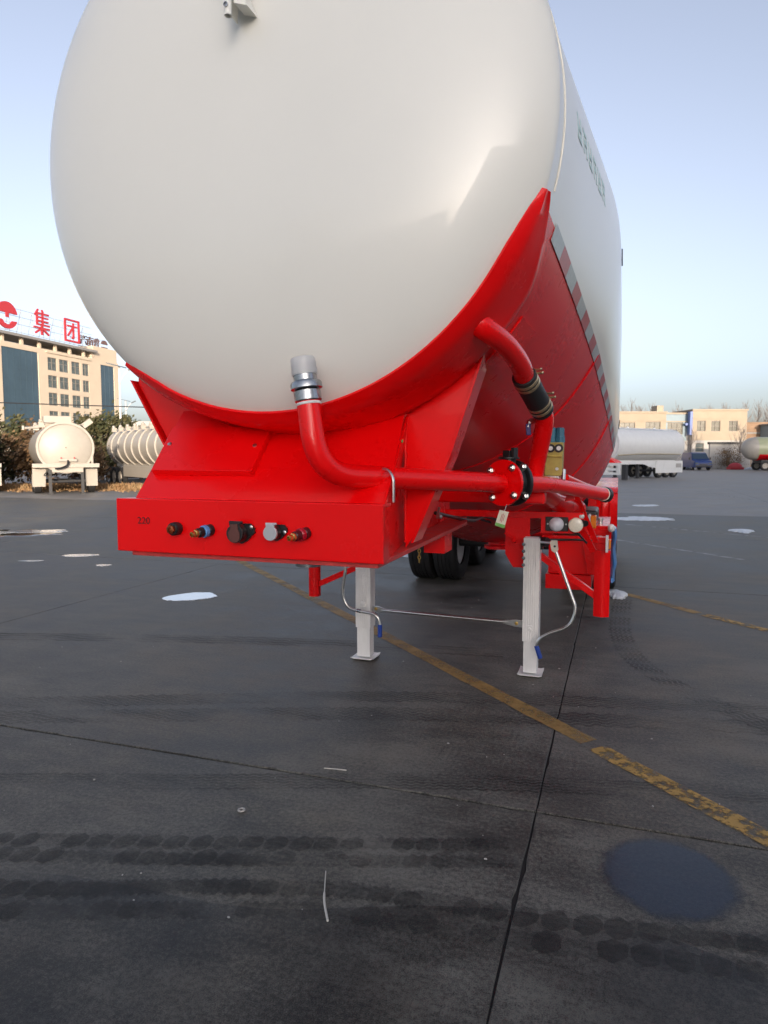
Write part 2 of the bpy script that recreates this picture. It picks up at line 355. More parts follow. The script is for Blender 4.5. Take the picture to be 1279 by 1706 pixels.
def sheet(name, pts, m, z=0.0035, kind='structure', jag=0.0):
    b = MB(); b.add([(x, y, z) for x, y in pts], [tuple(range(len(pts)))]); o = b.build(name, m); o['kind'] = kind; return o
def stripe(name, p, q, wd, m, z=0.0035, seg=14):
    p, q = Vector((*p, 0)), Vector((*q, 0)); t = (q - p).normalized(); a = Vector((-t.y, t.x, 0)) * wd / 2; L = (q - p).length
    up, dn = [], []
    for i in range(seg + 1):
        c = p + t * L * i / seg
        up.append(c + a * random.uniform(0.93, 1.06)); dn.append(c - a * random.uniform(0.93, 1.06))
    b = MB(); b.loft([[(u.x, u.y, z), (v.x, v.y, z)] for u, v in zip(up, dn)], False)
    o = b.build(name, m); o['kind'] = 'structure'; return o
stripe('road_marking', (-4.3, 9.28), (-0.60, 5.63), 0.125, 'yellow')
stripe('road_marking', (-0.59, 5.62), (1.125, 3.92), 0.125, 'yellow')
stripe('road_marking', (1.17, 3.85), (2.75, 2.25), 0.125, 'yellowworn')
stripe('road_marking', (1.36, 8.38), (2.05, 7.58), 0.12, 'yellow')
stripe('road_marking', (2.10, 7.52), (4.3, 5.2), 0.12, 'yellowworn')
stripe('road_marking', (1.1, 13.95), (3.1, 11.75), 0.10, 'whiteline')
stripe('road_marking', (4.6, 34.0), (6.2, 26.5), 0.12, 'whiteline')
stripe('road_marking', (1.4, 17.0), (5.2, 14.3), 0.08, 'whiteline')
for x, y, l_ in ((-24.0, 20.4, 1.2), (-21.0, 21.6, 0.9), (-18.6, 22.4, 1.3), (-16.4, 23.2, 1.0)):
    stripe('road_marking', (x, y), (x + l_, y + l_ * 0.33), 0.16, 'whiteline')

def blob(name, c, rx, ry, rot, m, h=0.006, seed=0, rough=0.12, n=110, dome=0.0):
    rnd = random.Random(seed); ph = [(rnd.uniform(0, 6.28), rnd.uniform(0.3, 1.0)) for _ in range(26)]
    def rad(t): return 1 + rough * sum(a_ / (k + 1) ** 0.85 * math.sin((k + 2) * t + p_) for k, (p_, a_) in enumerate(ph))
    rings = []
    for s_, z in ((1.0, 0.0015), (0.985, h), (0.8, h + dome * 0.5), (0.4, h + dome)):
        ring = []
        for j in range(n):
            t = 2 * math.pi * j / n; r_ = rad(t) * s_
            x, y = rx * r_ * math.cos(t), ry * r_ * math.sin(t)
            ring.append((c[0] + x * math.cos(rot) - y * math.sin(rot), c[1] + x * math.sin(rot) + y * math.cos(rot), z))
        rings.append(ring)
    b = MB(); b.loft(rings, True, False, True); return b.build(name, m, off=(c[0], c[1], 0))
tag(blob('puddle', (1.46, 2.72), 0.29, 0.31, 0.3, 'film_water', 0.0020, 3, 0.04), 'dark blue puddle on the concrete in front of the flaking yellow line', 'puddle')
tag(blob('ice_patch', (-3.32, 6.62), 0.31, 0.20, 0.9, 'ice', 0.007, 5, 0.08), 'white oval ice patch on the concrete beyond the front of the red box', 'ice patch')
tag(blob('ice_patch', (-6.9, 8.85), 0.26, 0.15, 0.4, 'ice', 0.006, 8, 0.08), 'cream tinted ice oval close to the crosswise slab joint', 'ice patch')
tag(blob('ice_patch', (-5.85, 8.15), 0.11, 0.08, 0.4, 'ice', 0.006, 9, 0.1), 'small ice spot right below the cream tinted ice oval', 'ice patch')
tag(blob('ice_patch', (-7.2, 8.15), 0.18, 0.06, 0.4, 'ice', 0.005, 12, 0.12), 'thin ice sliver left of the small ice spot', 'ice patch')
tag(blob('puddle', (-11.3, 10.7), 1.7, 0.75, 0.42, 'water', 0.004, 11, 0.25), 'broad shallow puddle with icy edge on the open yard before the white tankers', 'puddle')
tag(blob('ice_patch', (-10.7, 11.2), 0.9, 0.30, 0.42, 'ice', 0.008, 14, 0.35), 'thin ragged ice sheet lying in the broad shallow puddle', 'ice patch')
tag(blob('snow_patch', (1.85, 18.6), 0.62, 0.65, 0.2, 'snow', 0.012, 21, 0.3, dome=0.02), 'long white snow patch beside the rear fender, out on the yard', 'snow patch')
tag(blob('snow_patch', (3.75, 16.2), 0.24, 0.30, 0.2, 'snow', 0.012, 22, 0.3, dome=0.03), 'small white snow patch on the yard apart from the long one', 'snow patch')
tag(blob('snow_patch', (2.1, 23.6), 0.45, 0.32, 0.2, 'snow', 0.01, 23, 0.3, dome=0.01), 'faint far snow streak on the paler part of the yard', 'snow patch')
tag(blob('snow_patch', (1.27, 8.25), 0.11, 0.17, 0.1, 'snow', 0.025, 24, 0.25, dome=0.03), 'crumpled white ice lump by the tyre under the blue film', 'snow patch')
tag(blob('snow_patch', (-2.45, 10.9), 0.95, 0.75, 0.4, 'snow', 0.012, 25, 0.25, dome=0.02), 'white snow patch on the ground behind the far landing leg', 'snow patch')
tag(blob('shade_mud_patch', (0.4, 1.42), 3.2, 0.72, 0.12, 'stain', 0.0021, 31, 0.2), 'wide foreground darkening painted in shade and mud tint on the concrete nearest the camera', 'stain')  # foreground vignette painted as a dark sheet, the concrete is not damp
tag(blob('shade_mud_patch', (-12.9, 10.2), 0.55, 0.28, 0.42, 'stain', 0.009, 15, 0.3), 'dark muddy spot in the broad icy puddle', 'stain')

# tyre tracks: two rows of lug prints and several rib tracks
def track_lugs(path, wd, m, seed, rows=2, pitch=0.104):
    rnd = random.Random(seed); P = smooth([(x, y, 0) for x, y in path], 40); b = MB()
    cum = [0.0]
    for a_, c_ in zip(P, P[1:]): cum.append(cum[-1] + (c_ - a_).length)
    def at(d_):
        for i in range(len(P) - 1):
            if cum[i + 1] >= d_:
                u = (d_ - cum[i]) / max(1e-6, cum[i + 1] - cum[i]); return P[i].lerp(P[i + 1], u), (P[i + 1] - P[i]).normalized()
        return P[-1], (P[-1] - P[-2]).normalized()
    for row in range(rows):
        d_ = 0.03 + row * pitch * 0.5
        while d_ < cum[-1] - 0.05:
            c, t = at(d_); a = Vector((-t.y, t.x, 0)); c = c + a * ((row - (rows - 1) / 2) * wd / rows); d_ += pitch * rnd.uniform(0.97, 1.03)
            if rnd.random() < (0.06 if row else 0.25): continue
            pts = []
            for q in range(18):
                an = q * math.pi / 9; k = 1.0 / max(abs(math.cos(((an + math.pi / 6) % (math.pi / 3)) - math.pi / 6)), 0.5)
                r_ = pitch * 0.445 * k * rnd.uniform(0.93, 1.07)
                v = c + t * (r_ * math.cos(an)) + a * (r_ * 1.15 * math.sin(an)) + t * 0.2 * r_ * math.sin(an); pts.append((v.x, v.y, 0.0026))
            b.add(pts, [tuple(range(18))])
    o = b.build('tyre_tracks', m); o['kind'] = 'stuff'; o['label'] = 'dark lugged tyre prints across the concrete'; return o
def track_ribs(path, wd, n, m, wob):
    b = MB(); P = smooth([(x, y, 0) for x, y in path], 60)
    for r_ in range(n):
        rings = []; off = (r_ - (n - 1) / 2) * wd / n
        for i, p in enumerate(P):
            t = (P[min(i + 1, len(P) - 1)] - P[max(i - 1, 0)]).normalized(); a = Vector((-t.y, t.x, 0)); z_ = wob * (1 if (i // 2) % 2 else -1)
            u = p + a * (off + z_ + wd / n * 0.33); v = p + a * (off + z_ - wd / n * 0.33); rings.append([(u.x, u.y, 0.0024), (v.x, v.y, 0.0024)])
        b.loft(rings, False)
    o = b.build('tyre_tracks', m); o['kind'] = 'stuff'; o['label'] = 'faint ribbed tyre tracks across the concrete'; return o
track_lugs([(-1.6, 1.60), (-0.71, 1.84), (-0.22, 2.02), (0.28, 2.175), (0.62, 2.22), (1.03, 2.265), (1.9, 2.38)], 0.225, 'treadmid', 3)
track_lugs([(-2.2, 1.70), (-1.12, 2.06), (-0.41, 2.28), (0.385, 2.53), (0.87, 2.69)], 0.21, 'treadmid', 5)
track_ribs([(-3.4, 1.8), (-1.61, 2.50), (-0.7, 2.80), (0.19, 3.11), (1.1, 3.36), (2.6, 3.7)], 0.17, 6, 'treadfaint', 0.005)
track_ribs([(-4.4, 2.6), (-2.52, 3.33), (-1.4, 3.78), (-0.2, 4.24), (1.2, 4.6), (3.2, 5.0)], 0.20, 5, 'treadmid', 0.012)
track_ribs([(-4.2, 2.45), (-2.31, 3.14), (-1.2, 3.56), (-0.1, 3.95), (1.3, 4.3), (3.4, 4.7)], 0.22, 5, 'treadmid', 0.012)
track_ribs([(1.35, 8.5), (1.30, 6.5), (1.55, 5.3), (2.4, 4.2), (3.4, 3.5)], 0.20, 5, 'treadfaint', 0.008)
track_ribs([(-5.2, 4.2), (-2.9, 4.9), (-1.2, 5.3), (0.4, 5.5)], 0.26, 4, 'treadfaint', 0.008)

track_ribs([(-1.6, 1.60), (-0.71, 1.84), (-0.22, 2.02), (0.28, 2.175), (0.62, 2.22), (1.03, 2.265), (1.9, 2.38)], 0.27, 2, 'treadfaint', 0.006)
track_ribs([(-2.2, 1.70), (-1.12, 2.06), (-0.41, 2.28), (0.385, 2.53), (0.87, 2.69)], 0.25, 2, 'treadfaint', 0.006)
# small things lying on the concrete
st = MB().tube(smooth([(0.215, 2.33, 0.006), (0.25, 2.24, 0.008), (0.283, 2.16, 0.006), (0.335, 2.07, 0.006)], 6), [0.002] * 9 + [0.0045] * 10, 6).build('straw', 'stick', off=(0.27, 2.2, 0))
tag(st, 'pale upright straw lying across the nearest lugged tyre prints', 'straw')
st = MB().tube(smooth([(-0.145, 3.135, 0.006), (-0.09, 3.14, 0.008), (-0.028, 3.15, 0.006)], 6), 0.003, 6).build('straw', 'stick', off=(-0.09, 3.14, 0))
tag(st, 'thin pale stick lying beside the crosswise slab joint', 'straw')
rb = MB(); rb.loft([[(-0.331 + (0.0135 + 0.0045 * math.cos(u)) * math.cos(t), 2.633 + (0.0135 + 0.0045 * math.cos(u)) * math.sin(t), 0.005 + 0.0045 * math.sin(u)) for u in [q * math.pi / 4 for q in range(8)]] for t in [k * math.pi / 10 for k in range(21)]])
tag(rb.build('washer', 'stone', off=(-0.331, 2.633, 0)), 'small pale ring shaped washer lying on the concrete', 'washer')
pb = MB(); rnd = random.Random(11)
for _ in range(80):
    x = rnd.uniform(-3.2, 3.2); y = rnd.uniform(1.9, 7.5); r_ = rnd.choice([0.0025, 0.003, 0.004, 0.006])
    pb.ball((x, y, r_ * 0.4), r_, (rnd.uniform(0.7, 1.4), rnd.uniform(0.7, 1.2), 0.6), 6, 4)
pb.build('gravel', 'stone', kind='stuff')

# ------------------------------------------------------------------ the bulk tanker trailer
OFF = Vector((0, 6.5, 0))
T = thing('bulk_tanker_trailer', 'large ivory and red bulk tanker semi trailer parked on its landing legs', 'trailer', OFF)
def part(b, name, m, bevel=0.0, parent=None, label=None, angle=35, kind=None):
    return b.build(name, m, parent or T, bevel, OFF, angle, kind, label)

YS = [2.42, 2.52, 4.25, 5.65, 6.8, 8.2, 9.6, 12.0]
RR = [1.045, 1.05, 1.225, 1.235, 1.24, 1.24, 1.24, 1.16]
ZU = [2.765, 2.765, 2.73, 2.70, 2.68, 2.70, 2.74, 2.78]
ZL = [2.765, 2.765, 2.70, 2.29, 1.98, 2.28, 2.66, 2.78]
XC = [-0.015, -0.015, 0.0, 0, 0, 0, 0, 0]
PB = [-17.0, -17.4, -25.0, -18.0, -14.0, -18.0, -25.0, -22.0]
def lerp(tab, y):
    if y <= YS[0]: return tab[0]
    for i in range(len(YS) - 1):
        if y <= YS[i + 1]: return tab[i] + (tab[i + 1] - tab[i]) * (y - YS[i]) / (YS[i + 1] - YS[i])
    return tab[-1]
def tp(y, ph, dr=0.0):
    """point on the tank skin: y along the trailer, ph degrees from the right-hand side, dr outwards"""
    r_ = lerp(RR, y) + dr; a = R(ph); zc = lerp(ZU if math.sin(a) >= 0 else ZL, y)
    return Vector((lerp(XC, y) + r_ * math.cos(a), y, zc + r_ * math.sin(a)))
ys = []
for i in range(len(YS) - 1):
    k = max(1, round((YS[i + 1] - YS[i]) / 0.14))
    ys += [YS[i] + (YS[i + 1] - YS[i]) * q / k for q in range(k)]
ys.append(YS[-1])
b = MB()
b.loft([[tp(y, lerp(PB, y) + (180 - 2 * lerp(PB, y)) * j / 80) for j in range(81)] for y in ys], False)
b.f = [f[::-1] for f in b.f]
shell = part(b, 'tank_shell', 'ivory', angle=50)
b = MB()
b.loft([[tp(y, -180 - lerp(PB, y) + (180 + 2 * lerp(PB, y)) * j / 72) for j in range(73)] for y in ys], False)
b.f = [f[::-1] for f in b.f]
belly = part(b, 'tank_belly', 'belly', angle=50)
# front dished end
b = MB(); prof = []
for i in range(41):
    u = i / 40; r_ = 1.045 * math.sin(u * math.pi / 2); h = 0.235 * (1 - (r_ / 1.045) ** 2.7) ** 0.62; prof.append((r_, h))
o3 = Vector((-0.015, 2.421, 2.765))
b.lathe(o3, (0, -1, 0), [(1.045, 0.0)] + [(r_, h) for r_, h in prof[::-1][1:-1]] + [(0.004, 0.2352)], 128)
dome = part(b, 'dished_end', 'ivory', angle=60)
b = MB(); b.lathe((0, 11.99, 2.78), (0, 1, 0), [(1.16 * math.cos(u), 0.28 * math.sin(u)) for u in [k * math.pi / 24 for k in range(13)]], 64)
part(b, 'dished_end', 'ivory', angle=60)
def ring_bead(y, p0, p1, r_, name, m, n=90):
    b = MB(); b.tube([tp(y, p0 + (p1 - p0) * j / n, 0.001) for j in range(n + 1)], r_, 8); return part(b, name, m)
ring_bead(2.53, -14, 194, 0.0042, 'weld_seam', 'weld')
ring_bead(4.25, -180 + 25, -25, 0.006, 'weld_seam', 'belly'); ring_bead(5.65, -162, -18, 0.006, 'weld_seam', 'belly')
# red saddle collar under the front of the tank
b = MB(); cs = [(2.352, -0.040), (2.343, -0.046), (2.338, -0.038), (2.362, -0.010), (2.41, 0.010), (2.55, 0.015), (2.60, 0.024), (2.635, 0.026), (2.65, 0.022), (2.665, 0.011), (2.76, 0.010), (2.76, -0.003), (2.43, -0.003), (2.375, -0.030)]
N = 120
rings = []
for j in range(N + 1):
    ph = -131 + 115 * j / N; e = min(j, N - j) / N; k = 0.10 + 0.90 * min(1.0, e / 0.13) ** 0.8
    rings.append([tp(2.40 + (y - 2.40) * k, ph, dr * (0.6 + 0.4 * min(1.0, e / 0.10))) for y, dr in cs])
b.loft(rings, True, True, True); part(b, 'saddle_collar', 'red', angle=30)
# doubler pad behind the collar
b = MB(); rings = []
for j in range(25):
    ph = -62 + 27 * j / 24; ext = 0.20 * math.sqrt(max(0.0, 1 - ((ph + 46) / 20) ** 4)) + 0.04 if -62 < ph else 0.04
    rings.append([tp(2.74, ph, 0.004), tp(2.74, ph, 0.016), tp(2.74 + ext, ph, 0.016), tp(2.76 + ext, ph, 0.002)])
b.loft(rings, True, True, True); part(b, 'doubler_pad', 'red')

# reflective strips along the edge of the red belly
yy = 2.66; k = 0
while yy < 8.0:
    L = 0.185 if k % 2 == 0 else 0.165
    b = MB(); rings = []
    for q in range(4):
        y = yy + L * q / 3; p = lerp(PB, y); h = 0.062 / lerp(RR, y) * 180 / math.pi
        rings.append([tp(y, p - h * 0.75, 0.002), tp(y, p + h * 0.25, 0.002), tp(y, p + h * 0.25, 0.004), tp(y, p - h * 0.75, 0.004)])
    b.loft(rings, True, True, True); part(b, 'reflective_strip', 'taperefl' if k % 2 == 0 else 'tapered')
    yy += L + 0.002; k += 1
# green lettering high on the side (seen edge on, not readable) and two dark edge marks
rnd = random.Random(4)
for q in range(6):
    y0 = 2.80 + q * 0.135; b = MB()
    def bit(ya, yb, pa, pb_):
        b.loft([[tp(y, pa, 0.0008), tp(y, pb_, 0.0008), tp(y, pb_, 0.0016), tp(y, pa, 0.0016)] for y in (ya, yb)], True, True, True)
    bit(y0, y0 + 0.022, 2, 7); bit(y0 + 0.068, y0 + 0.09, 2, 7)
    if q % 2: bit(y0 + 0.0221, y0 + 0.0679, 6, 7)
    else: bit(y0 + 0.0221, y0 + 0.0679, 2, 3)
    bit(y0 + 0.0221, y0 + 0.0679, 4, 5); part(b, 'letter', 'greentext')
for y0, p0, p1 in ((4.33, 0, 3), (6.9, -7, -4)):
    b = MB(); b.loft([[tp(y, p0, 0.002), tp(y, p1, 0.002), tp(y, p1, 0.009), tp(y, p0, 0.009)] for y in (y0, y0 + 0.12)], True, True, True); part(b, 'edge_mark', 'tdark')

# drain tube and bracket high on the dished end
b = MB(); b.tube([(-0.002, 2.085, 3.028), (-0.006, 2.10, 3.6)], 0.0125, 16, False); b.tube([(-0.002, 2.085, 3.028), (-0.006, 2.10, 3.6)][::-1], 0.0095, 16, False)
b.loft([[(-0.002 + r_ * math.cos(t), 2.085 + r_ * math.sin(t), 3.028) for t in [k * math.pi / 8 for k in range(16)]] for r_ in (0.0125, 0.0095)]); tube_ = part(b, 'drain_tube', 'ivory')
b = MB(); b.lathe((-0.0023, 2.0735, 3.056), (0, -1, 0), [(0.008, 0), (0.008, 0.004), (0.0055, 0.0045), (0.0045, 0.001)], 12); part(b, 'screw', 'darksteel', parent=tube_)
b = MB(); b.prism([(0.008, 2.105, 3.078), (0.048, 2.12, 3.072), (0.026, 2.112, 3.13), (0.026, 2.13, 3.6), (0.006, 2.12, 3.6)], (0, 0.07, 0.0)); part(b, 'tube_bracket', 'ivory')
b = MB(); b.prism([(-0.017, 2.105, 3.052), (-0.036, 2.115, 3.11), (-0.040, 2.13, 3.6), (-0.020, 2.12, 3.6)], (0, 0.07, 0)); part(b, 'tube_bracket', 'ivory')

# front coupling box with its connectors
b = MB(); b.box(-0.645, 0.475, 2.25, 2.262, 1.222, 1.432); fb = part(b, 'front_panel', 'red', bevel=0.004)
b = MB(); b.box(-0.645, 0.475, 2.2625, 2.335, 1.420, 1.431); part(b, 'box_top', 'red', bevel=0.002)
b = MB(); b.prism([(0.474, 2.2625, 1.222), (0.474, 2.2625, 1.419), (0.430, 2.72, 1.78), (0.335, 3.0, 1.5), (0.335, 3.0, 1.222)], (-0.010, 0, 0)); part(b, 'box_side', 'red')
b = MB(); b.prism([(-0.644, 2.2625, 1.222), (-0.644, 2.2625, 1.419), (-0.62, 2.70, 1.419), (-0.60, 2.9, 1.222)], (0.010, 0, 0)); part(b, 'box_side', 'red')
b = MB(); b.prism([(-0.595, 2.275, 1.221), (0.448, 2.275, 1.221), (0.425, 3.90, 1.221), (0.36, 4.2, 1.221), (-0.36, 4.2, 1.221), (-0.46, 3.9, 1.221)], (0, 0, -0.018)); part(b, 'coupling_plate', 'dusty', bevel=0.002)
b = MB(); b.prism([(0.334, 3.0, 1.222), (0.275, 4.1, 1.222), (0.275, 4.1, 1.42), (0.32, 3.1, 1.56)], (-0.010, 0, 0)); part(b, 'neck_side', 'red')
b = MB(); b.prism([(-0.334, 3.0, 1.222), (-0.275, 4.1, 1.222), (-0.275, 4.1, 1.42), (-0.32, 3.1, 1.56)], (0.010, 0, 0)); part(b, 'neck_side', 'red')
b = MB(); b.lathe((0.14, 2.36, 1.204), (0, 0, -1), [(0.050, 0), (0.050, 0.018), (0.046, 0.020), (0.046, 0.005)], 24); part(b, 'grease_boss', 'darksteel')
b = MB(); b.lathe((-0.09, 3.15, 1.203), (0, 0, -1), [(0.055, 0), (0.045, 0.01), (0.036, 0.012), (0.036, 0.06), (0.045, 0.062), (0.045, 0.085)], 24); part(b, 'king_pin', 'darksteel')
# sloping plate and its cover
A, B_, C_, D_ = Vector((-0.590, 2.30, 1.4315)), Vector((0.470, 2.30, 1.4315)), Vector((0.418, 2.72, 1.82)), Vector((-0.635, 2.72, 1.82))
nrm = (B_ - A).cross(D_ - A).normalized()
b = MB(); b.prism([A, B_, C_, D_], -nrm * 0.010); part(b, 'sloping_plate', 'red')
def onp(u, v, h=0.0):
    p = A.lerp(B_, u); q = D_.lerp(C_, u); return p.lerp(q, v) + nrm * h
cv = [onp(0.028, 0.225), onp(0.466, 0.225), onp(0.475, 0.69), onp(0.02, 0.69)]
b = MB(); b.prism([p + nrm * 0.0005 for p in cv], nrm * 0.030); cover = part(b, 'access_cover', 'red', bevel=0.002)
for u, v in ((0.050, 0.50), (0.438, 0.48)):
    c = onp(u, v, 0.0306); b = MB(); b.lathe(c, nrm, [(0.0095, 0), (0.0095, 0.003), (0.006, 0.0045)], 16); part(b, 'rivet', 'steel', parent=cover)
# small bolt and clamp bracket on the sloping plate
b = MB(); c = Vector((0.447, 2.56, 1.655)); b.lathe(c, (1, -0.25, 0), [(0.006, 0), (0.006, 0.002), (0.003, 0.003)], 12); part(b, 'inspection_dot', 'greenprint')
b = MB(); b.prism([(0.385, 2.335, 1.433), (0.455, 2.335, 1.433), (0.467, 2.335, 1.478), (0.425, 2.335, 1.465)], (0, 0.008, 0)); b.box(0.380, 0.455, 2.325, 2.40, 1.4325, 1.440); part(b, 'clamp_bracket', 'red')
# handwritten figure
me = lettering('220', 0.040, 0.0006); me.materials.append(M['ink']); o = bpy.data.objects.new('number_marking', me); COL.objects.link(o); o.parent = fb
o.location = Vector((-0.515, 2.2487, 1.345)) - OFF; o.rotation_euler = (math.pi / 2, 0, 0); o.scale = (1.0, 0.95, 1)
# connectors on the front panel
def conn(x, z): return Vector((x, 2.2495, z))
fd = Vector((-0.30, -0.93, -0.12)).normalized()
c = conn(-0.360, 1.321); b = MB(); b.lathe(c, (0, -1, 0), [(0.024, 0), (0.026, 0.010), (0.025, 0.032), (0.022, 0.036), (0.014, 0.037)], 20); p_ = part(b, 'air_coupling', 'black', label='black air coupling with a rusty brass end')
b = MB(); b.lathe(c + Vector((0, -0.037, 0)), (0, -1, 0), [(0.017, 0), (0.017, 0.012), (0.010, 0.014), (0.006, 0.006)], 6); part(b, 'hose_tail', mat('tarnished copper', (0.32, 0.09, 0.035), 0.4, metal=0.9, var=0.3, vscale=80), parent=p_)
def coupling(x, z, ringm, bodym, lab):
    c = conn(x, z); b = MB(); b.lathe(c, fd, [(0.022, -0.004), (0.022, 0.014), (0.019, 0.018), (0.018, 0.058), (0.015, 0.062)], 20); p_ = part(b, 'air_coupling', bodym, label=lab)
    b = MB(); b.lathe(c + fd * 0.018, fd, [(0.021, 0), (0.0235, 0.002), (0.0235, 0.016), (0.021, 0.019)], 20); part(b, 'coloured_ring', ringm, parent=p_)
    b = MB(); b.lathe(c + fd * 0.060, fd, [(0.015, 0), (0.015, 0.010), (0.011, 0.012), (0.011, 0.028), (0.007, 0.029), (0.006, 0.018)], 6); part(b, 'hose_tail', 'brass', parent=p_)
coupling(-0.215, 1.320, 'bluering', 'black', 'air coupling with a pale blue ring and brass end')
coupling(0.182, 1.322, 'tapered', 'maroon', 'air coupling with a red ring and brass end')
def socket(x, z, r_, body, lid, lab, hang):
    c = conn(x, z); b = MB()
    b.prism([(c.x + q[0] * r_, c.y, c.z + q[1] * r_) for q in ((-1.0, -0.25), (-0.75, -0.9), (0.1, -1.15), (0.75, -0.8), (1.55, 0.05), (1.55, 0.5), (1.1, 0.95), (-0.6, 0.95), (-1.0, 0.5))], (0, -0.010, 0))
    b.lathe(c + Vector((0, -0.010, 0)), (0, -1, 0), [(r_ * 0.92, 0), (r_ * 0.90, 0.030)], 28); p_ = part(b, 'electrical_socket', 'black', label=lab)
    b = MB(); cc = c + Vector((-r_ * 0.10, -0.0405, 0))
    pts = [(cc.x + r_ * 0.95 * math.cos(t), cc.y, cc.z + r_ * 0.95 * math.sin(t)) for t in [math.pi * (0.30 - 1.6 * k / 28) for k in range(29)]] + [(cc.x - r_ * 0.62, cc.y, cc.z + r_ * 1.12), (cc.x + r_ * 0.62, cc.y, cc.z + r_ * 1.12)]
    b.prism(pts, (0, -0.010, 0)); lid_ = part(b, 'socket_lid', lid, bevel=0.002, parent=p_)
    if hang:
        b = MB(); b.prism([(cc.x + r_ * q[0], cc.y - 0.0102, cc.z + r_ * q[1]) for q in ((-0.62, -0.55), (-0.3, -0.85), (0.3, -0.85), (0.62, -0.55), (0.66, 0.15), (0.42, 0.45), (0.42, 1.0), (-0.42, 1.0), (-0.42, 0.45), (-0.66, 0.15))], (0, -0.003, 0)); part(b, 'lid_inset', 'brown', parent=p_)
    b = MB(); b.cyl((cc.x - r_ * 0.75, cc.y + 0.002, cc.z + r_ * 1.15), (cc.x + r_ * 0.75, cc.y + 0.002, cc.z + r_ * 1.15), r_ * 0.13, n=10); part(b, 'hinge', lid if not hang else 'black', parent=p_)
    for q in ((1.22, 0.62),) if hang else ((1.25, 0.02), (-1.22, -0.02)):
        b = MB(); b.lathe((c.x + q[0] * r_, c.y - 0.0095, c.z + q[1] * r_), (0, -1, 0), [(0.0075, 0), (0.0075, 0.005), (0.004, 0.0065)], 10); part(b, 'bolt', 'steel', parent=p_)
socket(-0.078, 1.315, 0.036, 'black', 'black', 'black electrical socket with a brown lid', True)
socket(0.066, 1.322, 0.029, 'black', 'silverlid', 'electrical socket with a silver lid', False)

# saddle webs and their slanting flanges
def web(pts, fl, name):
    b = MB(); b.prism([(x, 2.70, z) for x, z in pts], (0, 0.012, 0)); part(b, 'saddle_web', 'red')
    b = MB(); sg = 1 if fl[0][0] > 0 else -1
    b.loft([[(x, 2.675, z), (x + sg * 0.012, 2.675, z + 0.002), (x + sg * 0.012, 2.81, z + 0.002), (x, 2.81, z)] for x, z in fl], True, True, True); part(b, 'web_flange', 'red', bevel=0.001)
web([(0.420, 1.222), (0.455, 1.27), (0.598, 1.598), (0.755, 2.06), (0.72, 2.2), (0.40, 2.0), (0.410, 1.80)], [(0.448, 1.245), (0.600, 1.598), (0.745, 2.035)], 'r')
web([(-0.60, 1.222), (-0.66, 1.50), (-0.70, 1.64), (-0.875, 1.93), (-0.86, 2.15), (-0.40, 2.0), (-0.45, 1.80)], [(-0.655, 1.50), (-0.715, 1.64), (-0.890, 1.945)], 'l')

b = MB(); b.tube([(0.419 + 0.0015 * math.sin(k * 2.1), 2.699, 1.245 + k * 0.0272) for k in range(21)], [0.0045 + 0.001 * (k % 2) for k in range(21)], 8); part(b, 'weld_bead', 'red')
# discharge pipe from the upright coupling to the butterfly valve
FL = Vector((0.772, 3.0, 1.482)); ax = Vector((0.345, 0.62, -0.02)).normalized()
st_ = FL - ax * 0.02
path = corner([(0.218, 2.185, 1.862), (0.243, 2.175, 1.70), (0.300, 2.185, 1.535), tuple(FL - ax * 0.75), tuple(st_)], [0.05, 0.085, 0.02], 10)
PIPE = [Vector((0.222, 2.19, 1.80)), Vector((0.262, 2.175, 1.535)), FL - ax * 0.93 + Vector((0, 0, 0.02)), st_]
path = [PIPE[0]] + corner(PIPE[:2] + [PIPE[3]], 0.15, 14)[1:]
b = MB(); b.tube(path, 0.0415, 24); pipe = part(b, 'discharge_pipe', 'red')
tv = (path[0] - path[3]).normalized()
c0 = path[0] - tv * 0.012
b = MB(); b.lathe(c0, tv, [(0.043, -0.004), (0.047, 0), (0.047, 0.032), (0.044, 0.035)], 28); part(b, 'coupling_ring', 'darksteel', parent=pipe)
b = MB(); b.lathe(c0 + tv * 0.038, tv, [(0.048, 0), (0.055, 0.003), (0.055, 0.020), (0.052, 0.026), (0.044, 0.030)], 28); part(b, 'coupling_nut', 'darksteel', parent=pipe)
b = MB(); b.lathe(c0 + tv * 0.066, tv, [(0.041, 0), (0.041, 0.026)], 28); part(b, 'coupling_ring', 'darksteel', parent=pipe)
b = MB(); b.lathe(c0 + tv * 0.088, tv, [(0.0435, 0), (0.0445, 0.010), (0.043, 0.03), (0.044, 0.034), (0.0425, 0.055), (0.040, 0.060), (0.0375, 0.058), (0.039, 0.04), (0.040, 0.0)], 28); part(b, 'plastic_cap', 'capplastic', parent=pipe)
b = MB(); b.lathe(c0 + tv * -0.016, tv, [(0.043, 0), (0.0445, 0.004), (0.043, 0.009)], 28); part(b, 'thread_tape', 'whitepl', parent=pipe)
# U bolt over the pipe
pm = FL - ax * 0.70; sd = ax.cross(Vector((0, 0, 1))).normalized()
ub = [pm + sd * 0.05 * math.cos(t) + Vector((0, 0, 0.05 * math.sin(t))) for t in [math.pi * k / 16 for k in range(17)]]
ub = [ub[0] - Vector((0, 0, 0.07))] + ub + [ub[-1] - Vector((0, 0, 0.05))]
b = MB(); b.tube(ub, 0.0055, 10); part(b, 'pipe_clamp', 'steel')
